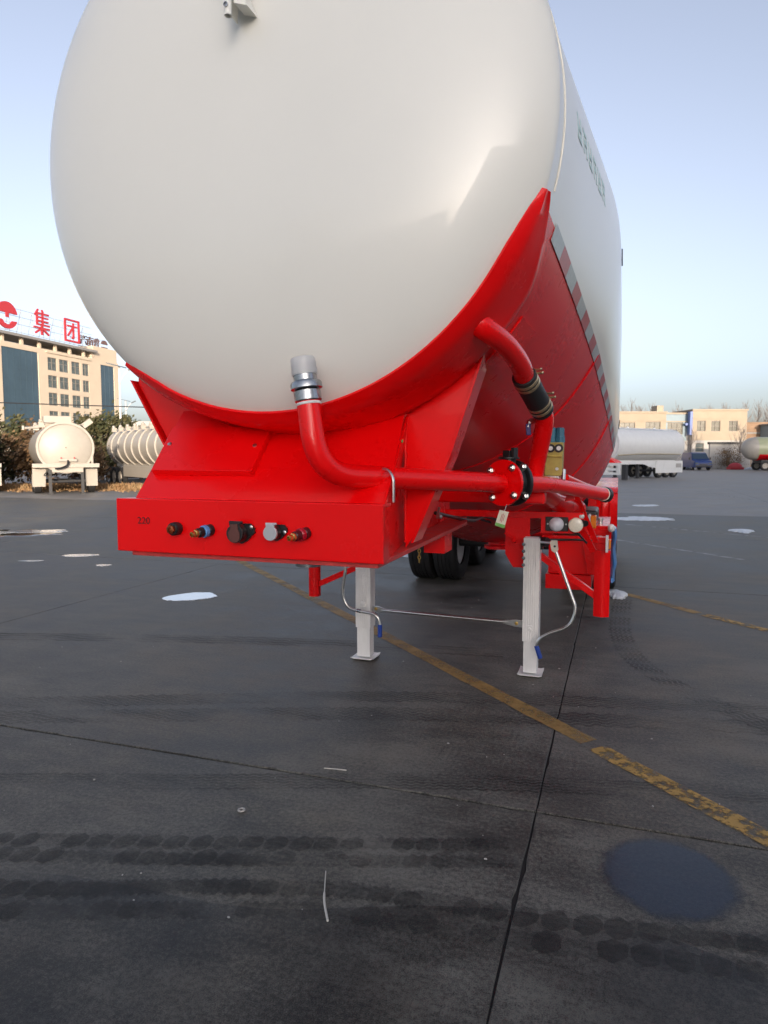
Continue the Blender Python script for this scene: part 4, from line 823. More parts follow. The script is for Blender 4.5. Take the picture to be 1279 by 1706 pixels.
# ------------------------------------------------------------------ tankers standing at the back of the yard
def far_wheel(parent, x, y, r_=0.5, s_=1):
    b = MB(); b.lathe((x, y, r_), (1, 0, 0), [(r_ * 0.6, -0.13), (r_ * 0.9, -0.14), (r_, -0.11), (r_, 0.11), (r_ * 0.9, 0.14), (r_ * 0.6, 0.13)], 24); nocap(b); wh = b.build('wheel', 'rubber', parent)
    b = MB(); b.lathe((x, y, r_), (s_, 0, 0), [(r_ * 0.61, -0.05), (r_ * 0.61, 0.135), (r_ * 0.5, 0.10), (r_ * 0.3, 0.07), (r_ * 0.25, 0.12), (0.05, 0.13)], 20); b.build('rim', 'twhite', wh)
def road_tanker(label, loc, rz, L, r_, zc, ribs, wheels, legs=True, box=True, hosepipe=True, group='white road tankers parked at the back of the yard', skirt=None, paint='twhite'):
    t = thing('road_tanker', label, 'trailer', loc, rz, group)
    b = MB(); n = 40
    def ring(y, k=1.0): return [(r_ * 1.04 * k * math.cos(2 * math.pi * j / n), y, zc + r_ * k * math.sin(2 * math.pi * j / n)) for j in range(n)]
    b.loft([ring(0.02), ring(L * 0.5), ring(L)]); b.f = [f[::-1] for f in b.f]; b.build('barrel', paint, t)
    for y0, s_ in ((0.02, -1), (L, 1)):
        b = MB(); b.loft([ring(y0 + s_ * 0.20 * (1 - k ** 2.4), k * 0.93) for k in (1.0, 0.97, 0.9, 0.75, 0.5, 0.25, 0.02)]); 
        if s_ > 0: b.f = [f[::-1] for f in b.f]
        b.build('head', paint, t)
        b = MB(); b.loft([ring(y0 + s_ * 0.06, 0.93), ring(y0 + s_ * 0.06, 1.015), ring(y0 - s_ * 0.10, 1.015), ring(y0 - s_ * 0.10, 0.99)]); b.build('rim_ring', paint, t)
    for k in range(ribs):
        y = L * (k + 0.7) / (ribs + 0.4); b = MB(); b.loft([ring(y - 0.06, 0.99), ring(y - 0.05, 1.055), ring(y + 0.05, 1.055), ring(y + 0.06, 0.99)]); b.build('rib', paint, t)
    # chassis
    for sx in (-1, 1):
        b = MB(); b.box(sx * 0.5 - 0.06, sx * 0.5 + 0.06, 0.1, L, zc - r_ - 0.02, zc - r_ * 0.78); b.build('chassis_rail', paint, t)
        b = MB(); b.prism([(sx * 0.75, 0.35, 1.06), (sx * 1.26, 0.35, 1.06), (sx * 1.26, 0.42, 0.30), (sx * 0.78, 0.42, 0.30)], (0, 0.03, 0)); b.build('mudguard', paint, t)
        b = MB(); b.tube([(sx * 0.72, 0.1, zc + r_ * 0.92), (sx * 0.72, L - 0.2, zc + r_ * 0.92)], 0.03, 8); b.build('walkway_rail', paint, t)
        if legs:
            b = MB(); b.box(sx * 0.62 - 0.06, sx * 0.62 + 0.06, 0.0, 0.12, 0.03, 1.08); b.box(sx * 0.62 - 0.12, sx * 0.62 + 0.12, -0.06, 0.18, 0.0, 0.03); b.build('landing_leg', 'tdark', t)
    b = MB(); b.box(-1.28, 1.28, -0.15, 0.15, 1.10, 1.27); b.build('front_beam', paint, t, bevel=0.01)
    b = MB(); b.box(-0.55, 0.65, -0.10, 0.20, 0.90, 1.095); b.build('bumper', paint, t, bevel=0.01)
    if legs:
        b = MB(); b.tube([(-0.6, 0.05, 0.50), (0.6, 0.05, 0.52)], 0.03, 8); b.build('bracing_rod', 'tdark', t)
        b = MB(); b.tube(smooth([(-0.6, 0.0, 0.80), (-0.85, -0.05, 0.78), (-0.72, -0.05, 0.95)], 5), 0.025, 6); b.build('crank_handle', 'tdark', t)
    if box:
        b = MB(); b.box(-0.78, 0.28, 0.15, 0.8, zc + r_ * 0.97, zc + r_ + 0.26); b.build('manhole_box', paint, t, bevel=0.02)
        b = MB(); b.tube([(-1.55, 0.3, zc + r_ * 0.75), (-0.95, 0.3, zc + r_ * 0.78)], 0.05, 8); b.box(-1.58, -1.50, 0.2, 0.4, zc + r_ * 0.68, zc + r_ * 0.84); b.build('side_bracket', paint, t)
        b = MB(); b.bar((0.72, 0.2, zc + r_ * 0.85), (1.05, 0.2, zc + r_ * 1.1), 0.2, 0.22); b.build('side_bracket', paint, t)
        b = MB(); b.tube([(1.02, 0.0, 1.27), (1.02, 0.0, 1.62)], 0.055, 10); b.build('upright_pipe', paint, t)
    if hosepipe:
        b = MB(); b.box(-0.30, 0.40, -0.26, -0.16, 1.36, 1.46); b.build('hose_bracket', paint, t)
        b = MB(); b.tube(smooth([(0.05, -0.28, 1.40), (0.02, -0.36, 1.22), (-0.18, -0.36, 1.10), (-0.45, -0.33, 1.06)], 6), 0.04, 8); b.build('black_hose', 'black', t)
        for x in (-0.2, 0.3):
            b = MB(); b.lathe((x, -0.265, 1.50), (0, -1, 0), [(0.035, 0), (0.03, 0.02)], 10); b.build('rear_lamp', 'signred', t)
    for y in wheels:
        for sx in (-1, 1): far_wheel(t, sx * 1.05, y, 0.5, sx)
        b = MB(); b.cyl((-1.0, y, 0.5), (1.0, y, 0.5), 0.07, n=10); b.build('axle', 'tdark', t)
    if skirt:
        for sx in (-1, 1):
            b = MB(); b.box(sx * 1.22 - 0.03, sx * 1.22 + 0.03, skirt[0], skirt[1], skirt[2], skirt[3]); b.build('side_skirt', paint, t, bevel=0.01)
    for k in range(max(3, ribs)):
        y = 0.6 + (L - 1.2) * k / max(2, ribs - 1); b = MB(); b.box(-0.95, -0.70, y - 0.05, y + 0.05, zc + r_ * 0.80, zc + r_ * 1.02); b.ball((-0.85, y, zc + r_ * 1.06), 0.09, n=8, m=6); b.build('rail_bracket', paint, t)
    return t
road_tanker('white road tanker seen head on with a black hose and dark landing legs', (-20.68, 23.20, 0), R(48.5), 9.0, 1.06, 1.93, 0, (1.0, 2.3))
road_tanker('white ribbed road tanker with three wheels on its side', (-16.75, 26.62, 0), R(56), 9.6, 1.02, 2.05, 8, (7.0, 8.05, 9.1), legs=True, box=False, hosepipe=False, skirt=(1.2, 6.2, 0.55, 1.10))
road_tanker('white road tanker whose edge just shows beside the shrub', (-24.62, 21.85, 0), R(48.5), 9.0, 1.06, 1.93, 0, (1.0, 2.3), box=False, hosepipe=False)
# lettering panel on the ribbed tanker: grey unreadable blocks are left plain
# smooth white tanker on the other side of the yard, broadside
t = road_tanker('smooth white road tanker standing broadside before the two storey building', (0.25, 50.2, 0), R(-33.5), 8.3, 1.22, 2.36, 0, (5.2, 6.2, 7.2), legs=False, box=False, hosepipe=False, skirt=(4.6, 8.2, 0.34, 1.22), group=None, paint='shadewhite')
for sx in (-1, 1):
    b = MB(); b.prism([(sx * 1.20, 0.0, 1.22), (sx * 1.20, 4.55, 1.22), (sx * 1.20, 4.55, 0.72), (sx * 1.20, 3.8, 0.80), (sx * 1.20, 3.0, 1.0), (sx * 1.20, 0.0, 1.0)], (sx * 0.03, 0, 0)); b.build('side_skirt', 'shadewhite', t)
    b = MB(); b.box(sx * 0.9 - 0.09, sx * 0.9 + 0.09, 2.7, 2.9, 0.03, 1.0); b.box(sx * 0.9 - 0.16, sx * 0.9 + 0.16, 2.64, 2.96, 0.0, 0.03); b.build('landing_leg', 'tdark', t)
b = MB(); b.box(1.251, 1.262, 5.6, 7.2, 0.72, 1.08); b.build('number_panel', 'whitepl', t)
b = MB(); b.box(1.251, 1.262, 7.25, 8.0, 0.72, 1.02); b.build('number_panel', 'greywall', t)
b = MB(); b.tube([(1.06, 0.2, 1.62), (1.14, 2.8, 1.72), (1.14, 8.1, 1.70)], 0.035, 6); b.build('side_pipe', 'clamp', t)
# low white chassis in front of it
t = thing('trailer_chassis', 'low white trailer chassis with red coupling and black legs, half behind the fender', 'trailer', (0.55, 47.6, 0), R(-30))
b = MB(); b.box(-1.6, 0.95, 0, 0.3, 0.95, 1.12); b.box(-1.6, 0.95, 0, 0.3, 0.35, 0.50); b.box(0.75, 0.95, 0.0, 0.3, 0.5, 0.95); b.box(-0.2, 0.0, 0.0, 0.3, 0.5, 0.95); b.box(-1.6, 0.95, 0.02, 0.28, 0.62, 0.78); b.build('front_frame', 'shadewhite', t)
b = MB(); b.prism([(-1.2, 0.2, 1.13), (0.5, 0.2, 1.13), (0.2, 0.2, 1.32), (-0.5, 0.2, 1.55), (-1.2, 0.2, 1.5)], (0, 0.8, 0)); b.build('red_coupling', 'red', t)
b = MB(); b.box(1.0, 1.28, 0.1, 0.4, 0.03, 1.02); b.build('landing_leg', 'tdark', t)
# partly seen tanker at the picture's edge, pale green side and red belly
t = thing('bulk_tanker_trailer', 'distant pale green and white bulk tanker with a red lower band', 'trailer', (14.35, 84.0, 0), R(-76))
b = MB(); n = 32
def rg(y, k): return [(1.2 * k * math.cos(2 * math.pi * j / n), y, 2.35 + 1.25 * k * math.sin(2 * math.pi * j / n)) for j in range(n)]
b.loft([rg(0.9 - 1.4 * math.cos(a_), max(0.02, math.sin(a_))) for a_ in [k * math.pi / 20 for k in range(11)]]); b.f = [f[::-1] for f in b.f]; b.build('dished_end', 'twhite', t)
b = MB(); b.loft([rg(0.9, 1.0), rg(9.0, 1.0)], True, False, True); b.f = [f[::-1] for f in b.f]; b.build('tank_shell', 'palegreen', t)
b = MB(); b.loft([[(1.22 * math.cos(a_), y, 2.35 + 1.27 * math.sin(a_)) for a_ in [R(-150 + 120 * j / 16) for j in range(17)]] for y in (1.0, 9.0)], False); o = b.build('tank_belly', 'belly', t); o.modifiers.new('solid', 'SOLIDIFY').thickness = 0.02
b = MB(); b.box(-1.1, 1.1, 1.2, 9.0, 0.75, 1.12); b.build('chassis_rail', 'tdark', t)
for y in (1.6, 2.9, 6.2, 7.5):
    for sx in (-1, 1): far_wheel(t, sx * 1.0, y, 0.5, sx)

# ------------------------------------------------------------------ office block with roof signs
FX = thing('office_block', 'tall cream office block with blue glazing and red roof signs', 'building', (-108.74, 113.75, 0), R(93.0))
# local x runs along the facade (0 at the second window column), y goes into the building, z up
cols = [(-1.36, 1.21), (1.91, 4.59), (5.5, 8.12), (8.89, 10.9)]
rows = [(18.9, 21.5), (15.4, 17.9), (11.8, 14.4), (8.3, 10.7), (4.8, 7.2)]
b = MB(); b.box(-45, 21, 0.31, 22, 0, 22.6); b.build('wall_core', 'cream', FX)
def facade_with_holes(x0, x1, z0, z1, holes):
    xs = sorted({x0, x1, *[h[0] for h in holes], *[h[1] for h in holes]}); zs = sorted({z0, z1, *[h[2] for h in holes], *[h[3] for h in holes]})
    b = MB()
    for i in range(len(xs) - 1):
        for j in range(len(zs) - 1):
            cx, cz = (xs[i] + xs[i + 1]) / 2, (zs[j] + zs[j + 1]) / 2
            if any(h[0] < cx < h[1] and h[2] < cz < h[3] for h in holes): continue
            b.box(xs[i], xs[i + 1], 0, 0.30, zs[j], zs[j + 1])
    return b
holes = [(c[0], c[1], r[0], r[1]) for c in cols for r in rows] + [(-13.0, -3.84, 3.0, 22.0), (14.8, 19.5, 3.0, 22.0)]
facade_with_holes(-45, 21, 0, 23.0, holes).build('facade', 'cream', FX)
for c in cols:
    for r in rows:
        fr = MB(); x0, x1, z0, z1 = c[0], c[1], r[0], r[1]; t_ = 0.10
        fr.box(x0, x0 + t_, 0.12, 0.22, z0, z1); fr.box(x1 - t_, x1, 0.12, 0.22, z0, z1); fr.box(x0 + t_, x1 - t_, 0.12, 0.22, z0, z0 + t_); fr.box(x0 + t_, x1 - t_, 0.12, 0.22, z1 - t_, z1)
        fr.box((x0 + x1) / 2 - 0.05, (x0 + x1) / 2 + 0.05, 0.125, 0.215, z0 + t_, z1 - t_); fr.box(x0 + t_, x1 - t_, 0.13, 0.21, z0 + 1.55, z0 + 1.63)
        wn = fr.build('window', 'frame', FX); b = MB(); b.box(x0 + t_, x1 - t_, 0.235, 0.255, z0 + t_, z1 - t_); b.build('pane', 'glassgrey', wn)
for x0, x1 in ((-13.0, -3.84), (14.8, 19.5)):
    b = MB(); b.box(x0, x1, 0.20, 0.28, 3.0, 22.0); gz_ = b.build('glazing', 'glassblue', FX)
    b = MB(); k = max(2, round((x1 - x0) / 1.6))
    for i in range(1, k): xx = x0 + (x1 - x0) * i / k; b.box(xx - 0.03, xx + 0.03, 0.15, 0.199, 3.0, 22.0)
    for i in range(1, 10): zz = 3.0 + 19.0 * i / 10; b.box(x0, x1, 0.16, 0.1985, zz - 0.03, zz + 0.03)
    b.build('mullions', 'glassblue', gz_, kind='stuff')
b = MB(); b.box(-1.8, 11.6, -0.25, -0.001, 22.35, 22.6); b.build('ledge', 'cream', FX)
b = MB(); b.box(-45, 13.0, -0.8, 6.0, 24.25, 24.75); b.build('roof_slab', 'roofgrey', FX)
for x in (-17, -12.3, -7.6, -3.0, 1.4, 5.6, 9.9, 12.4):
    b = MB(); b.box(x - 0.25, x + 0.25, 0.2, 0.75, 23.0, 24.24); b.build('roof_post', 'cream', FX)
b = MB(); b.box(-0.5, 12.2, 4.2, 4.4, 22.61, 24.24); b.build('roof_wall', 'greywall', FX)
b = MB(); b.box(12.9, 21, 0.32, 9.0, 22.61, 25.9); b.build('stair_tower', 'cream', FX)
# rooftop sign: emblem and two characters in red on a steel lattice
RS = thing('rooftop_sign', 'red rooftop sign of an emblem and two large characters on a steel lattice', 'sign', (-108.74, 113.75, 24.76), R(93.0))
def strokes(name, segs, x0, zb, wd, ht, m, parent, th=0.30, y0=-0.3, mirror=False):
    """segs in a 0..1 square: (xa, za, xb, zb, thickness)"""
    b = MB()
    for k, (xa, za, xb, zb_, tk) in enumerate(segs):
        if mirror: xa, xb = 1 - xa, 1 - xb
        yy = y0 - 0.004 * (k % 7)
        p, q = Vector((x0 + xa * wd, yy, zb + za * ht)), Vector((x0 + xb * wd, yy, zb + zb_ * ht))
        b.bar(p, q, th, tk * ht, (0, 0, 1) if abs(q.x - p.x) > abs(q.z - p.z) else (1, 0, 0))
    return b.build(name, m, parent)
JI = [(0.30, 1.0, 0.10, 0.74, 0.07), (0.22, 0.84, 0.22, 0.34, 0.08), (0.52, 1.0, 0.60, 0.88, 0.07), (0.22, 0.84, 0.94, 0.84, 0.075), (0.22, 0.68, 0.90, 0.68, 0.07), (0.22, 0.53, 0.90, 0.53, 0.07), (0.20, 0.38, 0.98, 0.38, 0.075), (0.56, 0.84, 0.56, 0.38, 0.08),
      (0.02, 0.24, 0.98, 0.24, 0.075), (0.50, 0.36, 0.50, -0.04, 0.09), (0.46, 0.22, 0.10, 0.00, 0.075), (0.54, 0.22, 0.92, 0.00, 0.075)]
TUAN = [(0.04, 0.0, 0.04, 1.0, 0.09), (0.96, 0.0, 0.96, 1.0, 0.09), (0.0, 0.97, 1.0, 0.97, 0.09), (0.0, 0.03, 1.0, 0.03, 0.09), (0.18, 0.70, 0.82, 0.70, 0.08), (0.58, 0.86, 0.58, 0.16, 0.08), (0.58, 0.17, 0.46, 0.20, 0.08), (0.56, 0.66, 0.22, 0.26, 0.08)]
strokes('character', JI, -5.1, 1.0, 4.4, 4.7, 'signred', RS); strokes('character', TUAN, 3.5, 0.75, 4.4, 4.6, 'signred', RS)
b = MB(); cx, cz, rr_ = -11.5, 3.1, 2.5
pts = [(cx + rr_ * math.cos(t), -0.3, cz + rr_ * math.sin(t)) for t in [R(10 + 160 * k / 24) for k in range(25)]]
b.prism([(p[0], p[1], p[2]) for p in pts], (0, 0.35, 0)); b.build('emblem', 'signred', RS)
b = MB(); pts = [(cx + rr_ * math.cos(t), -0.3, cz + rr_ * math.sin(t)) for t in [R(200 + 140 * k / 24) for k in range(25)]]
pts += [(cx + 1.15, -0.3, cz - 0.95), (cx + 0.75, -0.3, cz - 1.5), (cx, -0.3, cz - 1.7), (cx - 0.75, -0.3, cz - 1.5), (cx - 1.15, -0.3, cz - 0.95)]
b.prism(pts, (0, 0.35, 0)); b.build('emblem', 'signred', RS)
b = MB(); b.prism([(cx - 0.35, -0.31, cz - 0.4), (cx + 0.35, -0.31, cz - 0.4), (cx + 0.35, -0.31, cz + 0.5), (cx - 0.35, -0.31, cz + 0.5)], (0, 0.2, 0)); b.build('emblem', 'signred', RS)
b = MB()
for z in (0.5, 2.0, 3.4, 4.8): b.tube([(-22, 0.35, z), (12.5, 0.35, z)], 0.045, 6)
x = -22
while x < 12.5:
    b.tube([(x, 0.40, 0.0), (x, 0.40, 5.0)], 0.05, 6); b.tube([(x, 0.45, 4.6), (x + 1.5, 3.2, 0.0)], 0.045, 6); x += 2.9
b.build('lattice', 'truss', RS, kind='stuff')
# second sign on the tower, seen from behind so its characters read in reverse
R2 = thing('rooftop_sign', 'small brown rooftop sign seen from behind with reversed characters and a round emblem', 'sign', (-108.74, 113.75, 25.95), R(93.0))
xx = 9.6
for ch in ('汽', '南', '鲁'):
    me = lettering(ch, 2.3, 0.25); me.materials.append(M['signback']); o = bpy.data.objects.new('character', me); COL.objects.link(o); o.parent = R2
    o.location = (xx + 3.6, 3.0, 1.2); o.rotation_euler = (math.pi / 2, 0, 0); o.scale = (-1.05, 1.0, 1); xx += 2.15
b = MB(); rr_ = 1.15; cx, cz = 20.4, 1.2
for a0, a1 in ((10, 170), (200, 340)):
    b.prism([(cx + rr_ * math.cos(t), 3.0, cz + rr_ * math.sin(t)) for t in [R(a0 + (a1 - a0) * k / 20) for k in range(21)]], (0, 0.25, 0))
b.build('emblem', 'signback', R2, kind='stuff')
b = MB()
for z in (0.05, 2.3): b.tube([(12.0, 3.3, z), (20.9, 3.3, z)], 0.05, 6)
for x in (13.3, 15.4, 17.6, 20.3): b.tube([(x, 3.3, -0.05), (x, 3.3, 2.3)], 0.05, 6)
b.build('lattice', 'truss', R2, kind='stuff')

# low white shed far behind the ribbed tanker
t = thing('shed', 'low white flat roofed shed far behind the ribbed tanker', 'building', (-63, 73.3, 0), R(18.7))
b = MB(); b.box(0, 16, 0, 8, 0, 5.4); b.build('wall', 'twhite', t); b = MB(); b.box(-0.3, 16.3, -0.3, 8.3, 5.41, 6.0); b.build('roof', 'greywall', t)

# ------------------------------------------------------------------ two storey building on the other side
RB = thing('two_storey_building', 'long cream two storey building with a pale blue stair bay', 'building', (0.58, 96.9, 0), R(18.7))
def simple_building(t, x0, x1, H, wallm, lowm, wins, band=True, zsplit=3.6, d0=0.0):
    holes = [(a, c, z0, z1) for a, c, z0, z1 in wins]
    xs = sorted({x0, x1, *[h[0] for h in holes], *[h[1] for h in holes]}); zs = sorted({0, H, zsplit, *[h[2] for h in holes], *[h[3] for h in holes]})
    bu, bl = MB(), MB()
    for i in range(len(xs) - 1):
        for j in range(len(zs) - 1):
            cx, cz = (xs[i] + xs[i + 1]) / 2, (zs[j] + zs[j + 1]) / 2
            if any(h[0] < cx < h[1] and h[2] < cz < h[3] for h in holes): continue
            (bu if cz > zsplit else bl).box(xs[i], xs[i + 1], d0, d0 + 0.25, zs[j], zs[j + 1])
    bu.build('wall', wallm, t)
    if bl.v: bl.build('wall', lowm, t)  # lower storey greyed: the shade on it is put into the colour
    for a, c, z0, z1 in wins:
        fr = MB(); q = 0.07
        fr.box(a, a + q, d0 + 0.08, d0 + 0.16, z0, z1); fr.box(c - q, c, d0 + 0.08, d0 + 0.16, z0, z1); fr.box(a + q, c - q, d0 + 0.08, d0 + 0.16, z0, z0 + q); fr.box(a + q, c - q, d0 + 0.08, d0 + 0.16, z1 - q, z1)
        n_ = max(1, round((c - a) / 0.75))
        for k in range(1, n_): m_ = a + (c - a) * k / n_; fr.box(m_ - 0.03, m_ + 0.03, d0 + 0.085, d0 + 0.155, z0 + q, z1 - q)
        fr.box(a + q, c - q, d0 + 0.09, d0 + 0.15, (z0 + z1) / 2 - 0.03, (z0 + z1) / 2 + 0.03)
        wn = fr.build('window', 'frame', t); b = MB(); b.box(a + q, c - q, d0 + 0.165, d0 + 0.18, z0 + q, z1 - q); b.build('pane', 'glasstan' if z0 > 3 else 'glassgrey', wn)
    b = MB(); b.box(x0, x1, d0 + 0.26, 9, 0, H - 0.3); b.build('wall_core', lowm, t)
    b = MB(); b.box(x0 - 0.1, x1 + 0.1, d0 - 0.12, 9.1, H + 0.001, H + 0.22); b.build('roof', 'cream2', t)
    b = MB(); b.box(x0, x1, d0 - 0.06, d0 - 0.001, H - 1.05, H - 0.9); b.build('cornice', 'cream2', t)
px = lambda p: (p - 1020) / 1150 * 92
simple_building(RB, -12, px(1106), 7.2, 'cream2', 'greywall', [(px(1030), px(1055), 4.9, 5.95), (px(1072), px(1097), 4.9, 6.05)])
simple_building(RB, px(1150), px(1240), 7.5, 'cream2', 'greywall', [(px(1157), px(1172), 4.8, 6.2), (px(1181), px(1196), 4.8, 6.2), (px(1210), px(1225), 4.8, 6.2), (px(1156), px(1170), 2.1, 3.25)], d0=0.02)
simple_building(RB, px(1106) + 0.01, px(1150) - 0.01, 7.1, 'bluewall', 'greywall', [(px(1113), px(1139), 4.4, 6.0), (px(1131), px(1142), 2.1, 3.25)], d0=0.9)
b = MB(); b.box(px(1145), px(1149), -0.15, 0.6, 4.3, 7.4); b.box(px(1140), px(1145), 0.3, 0.6, 5.6, 5.9); b.build('drainpipe', 'bluetrim', RB)
b = MB(); b.box(px(1105), px(1116), 3, 5, 7.0, 8.4); b.build('chimney', 'cream2', RB)
# brown wall and grey blue cabin farther along
t = thing('brick_building', 'brown flat fronted building next to the cream two storey one', 'building', (17.75, 106.9, 0), R(18.7))
b = MB(); b.box(0, 6.0, 0, 8, 0, 6.2); b.build('wall', 'brick', t)
b = MB()
for z in (2.2, 3.4, 4.6): b.box(-0.02, 6.0, -0.10, -0.002, z, z + 0.22)
b.build('string_course', 'roofgrey', t)
t = thing('cabin', 'grey blue box cabin at the far end of the yard', 'building', (20.6, 105.0, 0), R(18.7))
b = MB(); b.box(0, 5, 0, 5, 2.6, 5.7); b.build('wall', 'bluewall', t); b = MB(); b.box(-0.2, 5.2, -0.2, 5.2, 5.71, 5.9); b.build('roof', 'roofgrey', t); b = MB(); b.box(0.2, 4.8, 0.2, 4.8, 0, 2.59); b.build('base', 'greywall', t)
# low lean-to wall
t = thing('lean_to', 'low white wall with a dark coping behind the picket fence', 'wall', (11.96, 94.42, 0), R(18.7))
b = MB(); b.box(0, 5.0, 0, 0.3, 0, 3.0); b.build('wall', 'greywall', t); b = MB(); b.box(-0.1, 5.1, -0.15, 0.5, 3.01, 3.28); b.build('coping', 'tdark', t)
# picket fence
t = thing('picket_fence', 'weathered pale picket fence in front of the two storey building', 'fence', (6.6, 90.5, 0), R(18.7))
b = MB(); rnd = random.Random(3); x = 0
while x < 11.5:
    h = rnd.uniform(1.65, 1.9); b.prism([(x, 0, 0.05), (x + 0.13, 0, 0.05), (x + 0.13, 0, h), (x + 0.065, 0, h + 0.1), (x, 0, h)], (0, 0.03, 0)); x += 0.27
b.build('pickets', 'greywall', t, kind='stuff')
for z in (0.5, 1.4):
    b = MB(); b.box(0, 11.5, 0.035, 0.09, z, z + 0.1); b.build('rail', 'roofgrey', t)
for x in (0.0, 3.8, 7.6, 11.4):
    b = MB(); b.box(x, x + 0.16, 0.09, 0.25, 0, 2.0); b.build('post', 'roofgrey', t)
# blue van
t = thing('van', 'dark blue van parked facing the yard before the picket fence', 'van', (10.05, 82.6, 0), R(14))
b = MB()
def car_ring(y, hw, z0, z1, tw): return [(-hw, y, z0), (hw, y, z0), (hw, y, (z0 + z1) / 2), (tw, y, z1), (-tw, y, z1), (-hw, y, (z0 + z1) / 2)]
b.loft([car_ring(0, 0.88, 0.35, 0.85, 0.82), car_ring(0.12, 0.97, 0.30, 1.0, 0.92), car_ring(0.9, 1.0, 0.30, 1.15, 0.95), car_ring(1.5, 1.0, 0.3, 1.85, 0.80), car_ring(1.9, 1.0, 0.3, 1.95, 0.82), car_ring(4.2, 1.0, 0.3, 1.95, 0.82), car_ring(4.5, 0.95, 0.35, 1.2, 0.85)], True, True, True); b.build('body', 'carblue', t, bevel=0.04)
b = MB(); b.prism([(-0.86, 0.915, 1.20), (0.86, 0.915, 1.20), (0.76, 1.455, 1.82), (-0.76, 1.455, 1.82)], (0, -0.025, 0.02)); b.build('windscreen', 'carglass', t)
for sx in (-1, 1):
    b = MB(); b.box(sx * 0.72 - 0.16, sx * 0.72 + 0.16, -0.02, 0.06, 0.68, 0.82); b.build('headlight', 'glassgrey', t)
    b = MB(); b.box(sx * 1.12 - 0.08, sx * 1.12 + 0.08, 1.1, 1.2, 1.15, 1.4); b.build('mirror', 'black', t)
    for y in (0.9, 3.6): far_wheel(t, sx * 0.85, y, 0.33, sx)
b = MB(); b.box(-0.85, 0.85, -0.10, -0.01, 0.38, 0.56); b.build('bumper', 'black', t, bevel=0.02)
b = MB(); b.box(-0.45, 0.45, -0.03, 0.0, 0.60, 0.70); b.build('grille', 'black', t)
# red heap and snow banks along the fence
b = MB(); b.ball((0, 0, 0.25), 0.6, (1.3, 0.8, 0.9), 12, 8); b.box(-0.9, 0.9, -0.3, 0.4, 0, 0.25); tag(b.build('red_heap', 'signred'), 'small red covered heap at the foot of the picket fence', 'heap').location = (14.1, 89.0, 0)
for x, y, r_ in ((8.3, 87.2, 1.0), (16.2, 88.2, 1.2)):
    tag(blob('snow_bank', (x, y), r_, 0.5, 0.3, 'snow', 0.12, int(x), 0.3, dome=0.2), 'white snow bank left of the blue van' if x < 10 else 'white snow bank under the distant pale green tanker', 'snow bank')

# ------------------------------------------------------------------ lamps, cable, trees
def solar_lamp(label, loc, h, rz):
    t = thing('street_lamp', label, 'street lamp', loc, rz, 'solar street lamps')
    b = MB(); b.cyl((0, 0, 0), (0, 0, h - 0.3), 0.09, 0.06, 12); b.build('pole', 'polewhite', t)
    b = MB(); b.bar((-0.7, 0, h - 0.1), (0.35, 0, h - 0.35), 0.7, 0.05, (0, 0, 1)); b.build('solar_panel', 'solar', t)
    b = MB(); b.tube(smooth([(0, 0, h - 1.3), (0.35, 0, h - 0.75), (0.75, 0, h - 0.45)], 5), 0.03, 8); b.build('arm', 'polewhite', t)
    b = MB(); b.bar((0.6, 0, h - 0.52), (1.0, 0, h - 0.33), 0.2, 0.07); b.build('lamp_head', 'solar', t)
solar_lamp('tall solar street lamp in front of the office block end', (-29.33, 37.16, 0), 7.6, R(18))
solar_lamp('distant solar street lamp beyond the ribbed tanker', (-45.8, 58.0, 0), 7.4, R(18))
cb = thing('overhead_cable', 'black overhead cable crossing in front of the office block between wooden poles', 'cable', (-32.65, 30.76, 0))
def ov(x): return Vector((0.9472 * x, 0.3206 * x, 0))
b = MB(); b.tube([ov(x) + Vector((0, 0, 4.63 - 0.032 * x + 0.004 * (x - 4) ** 2 * 0.1)) for x in range(-14, 26, 3)], 0.03, 6); b.build('wire', 'wire', cb)
for x in (-14, 25):
    b = MB(); b.cyl(ov(x), ov(x) + Vector((0, 0, 6.5)), 0.14, 0.1, 10); b.build('pole', 'bark', cb)

def leafy(name, label, loc, h, rad, m, seed, n=2600, leaf=0.16, trunk=0.9, group=None, cat='tree', clumps=46, flat=0.85):
    rnd = random.Random(seed); t = thing(name, label, cat, loc, 0, group)
    b = MB(); b.tube(smooth([(0, 0, -0.1), (rnd.uniform(-.1, .1), 0, h * 0.25), (rnd.uniform(-.2, .2), rnd.uniform(-.2, .2), h * 0.7)], 4), [0.14 - 0.011 * k for k in range(9)], 8)
    cs = []
    for _ in range(clumps):
        while True:
            x, y, z = rnd.uniform(-1, 1), rnd.uniform(-1, 1), rnd.uniform(-1, 1)
            if 0.2 < x * x + y * y + z * z < 1: break
        cs.append((Vector((x * rad, y * rad, trunk + (h - trunk) * (0.5 + 0.5 * z * flat))), rad * rnd.uniform(0.16, 0.34)))
    for c, r_ in cs[::4]: b.tube([(0, 0, c.z * 0.6), c * 0.6 + Vector((0, 0, c.z * 0.36)), c], [0.05, 0.035, 0.015], 5)
    b.build('trunk', 'bark', t)
    lb = MB()
    for _ in range(n):
        c, r_ = rnd.choice(cs); v = Vector((rnd.gauss(0, 1), rnd.gauss(0, 1), rnd.gauss(0, 0.8))); v = v * (r_ * 0.62); p = c + v
        if p.z < 0.05: p.z = 0.05
        a = Vector((rnd.uniform(-1, 1), rnd.uniform(-1, 1), rnd.uniform(-1, 1))).normalized(); u = a.orthogonal().normalized(); wv = a.cross(u)
        s1 = leaf * rnd.uniform(0.5, 1.2); s2 = s1 * rnd.uniform(0.3, 0.6)
        lb.add([p - u * s1, p + wv * s2, p + u * s1, p - wv * s2], [(0, 1, 2, 3)], True)
    lb.build('crown', m, t); return t
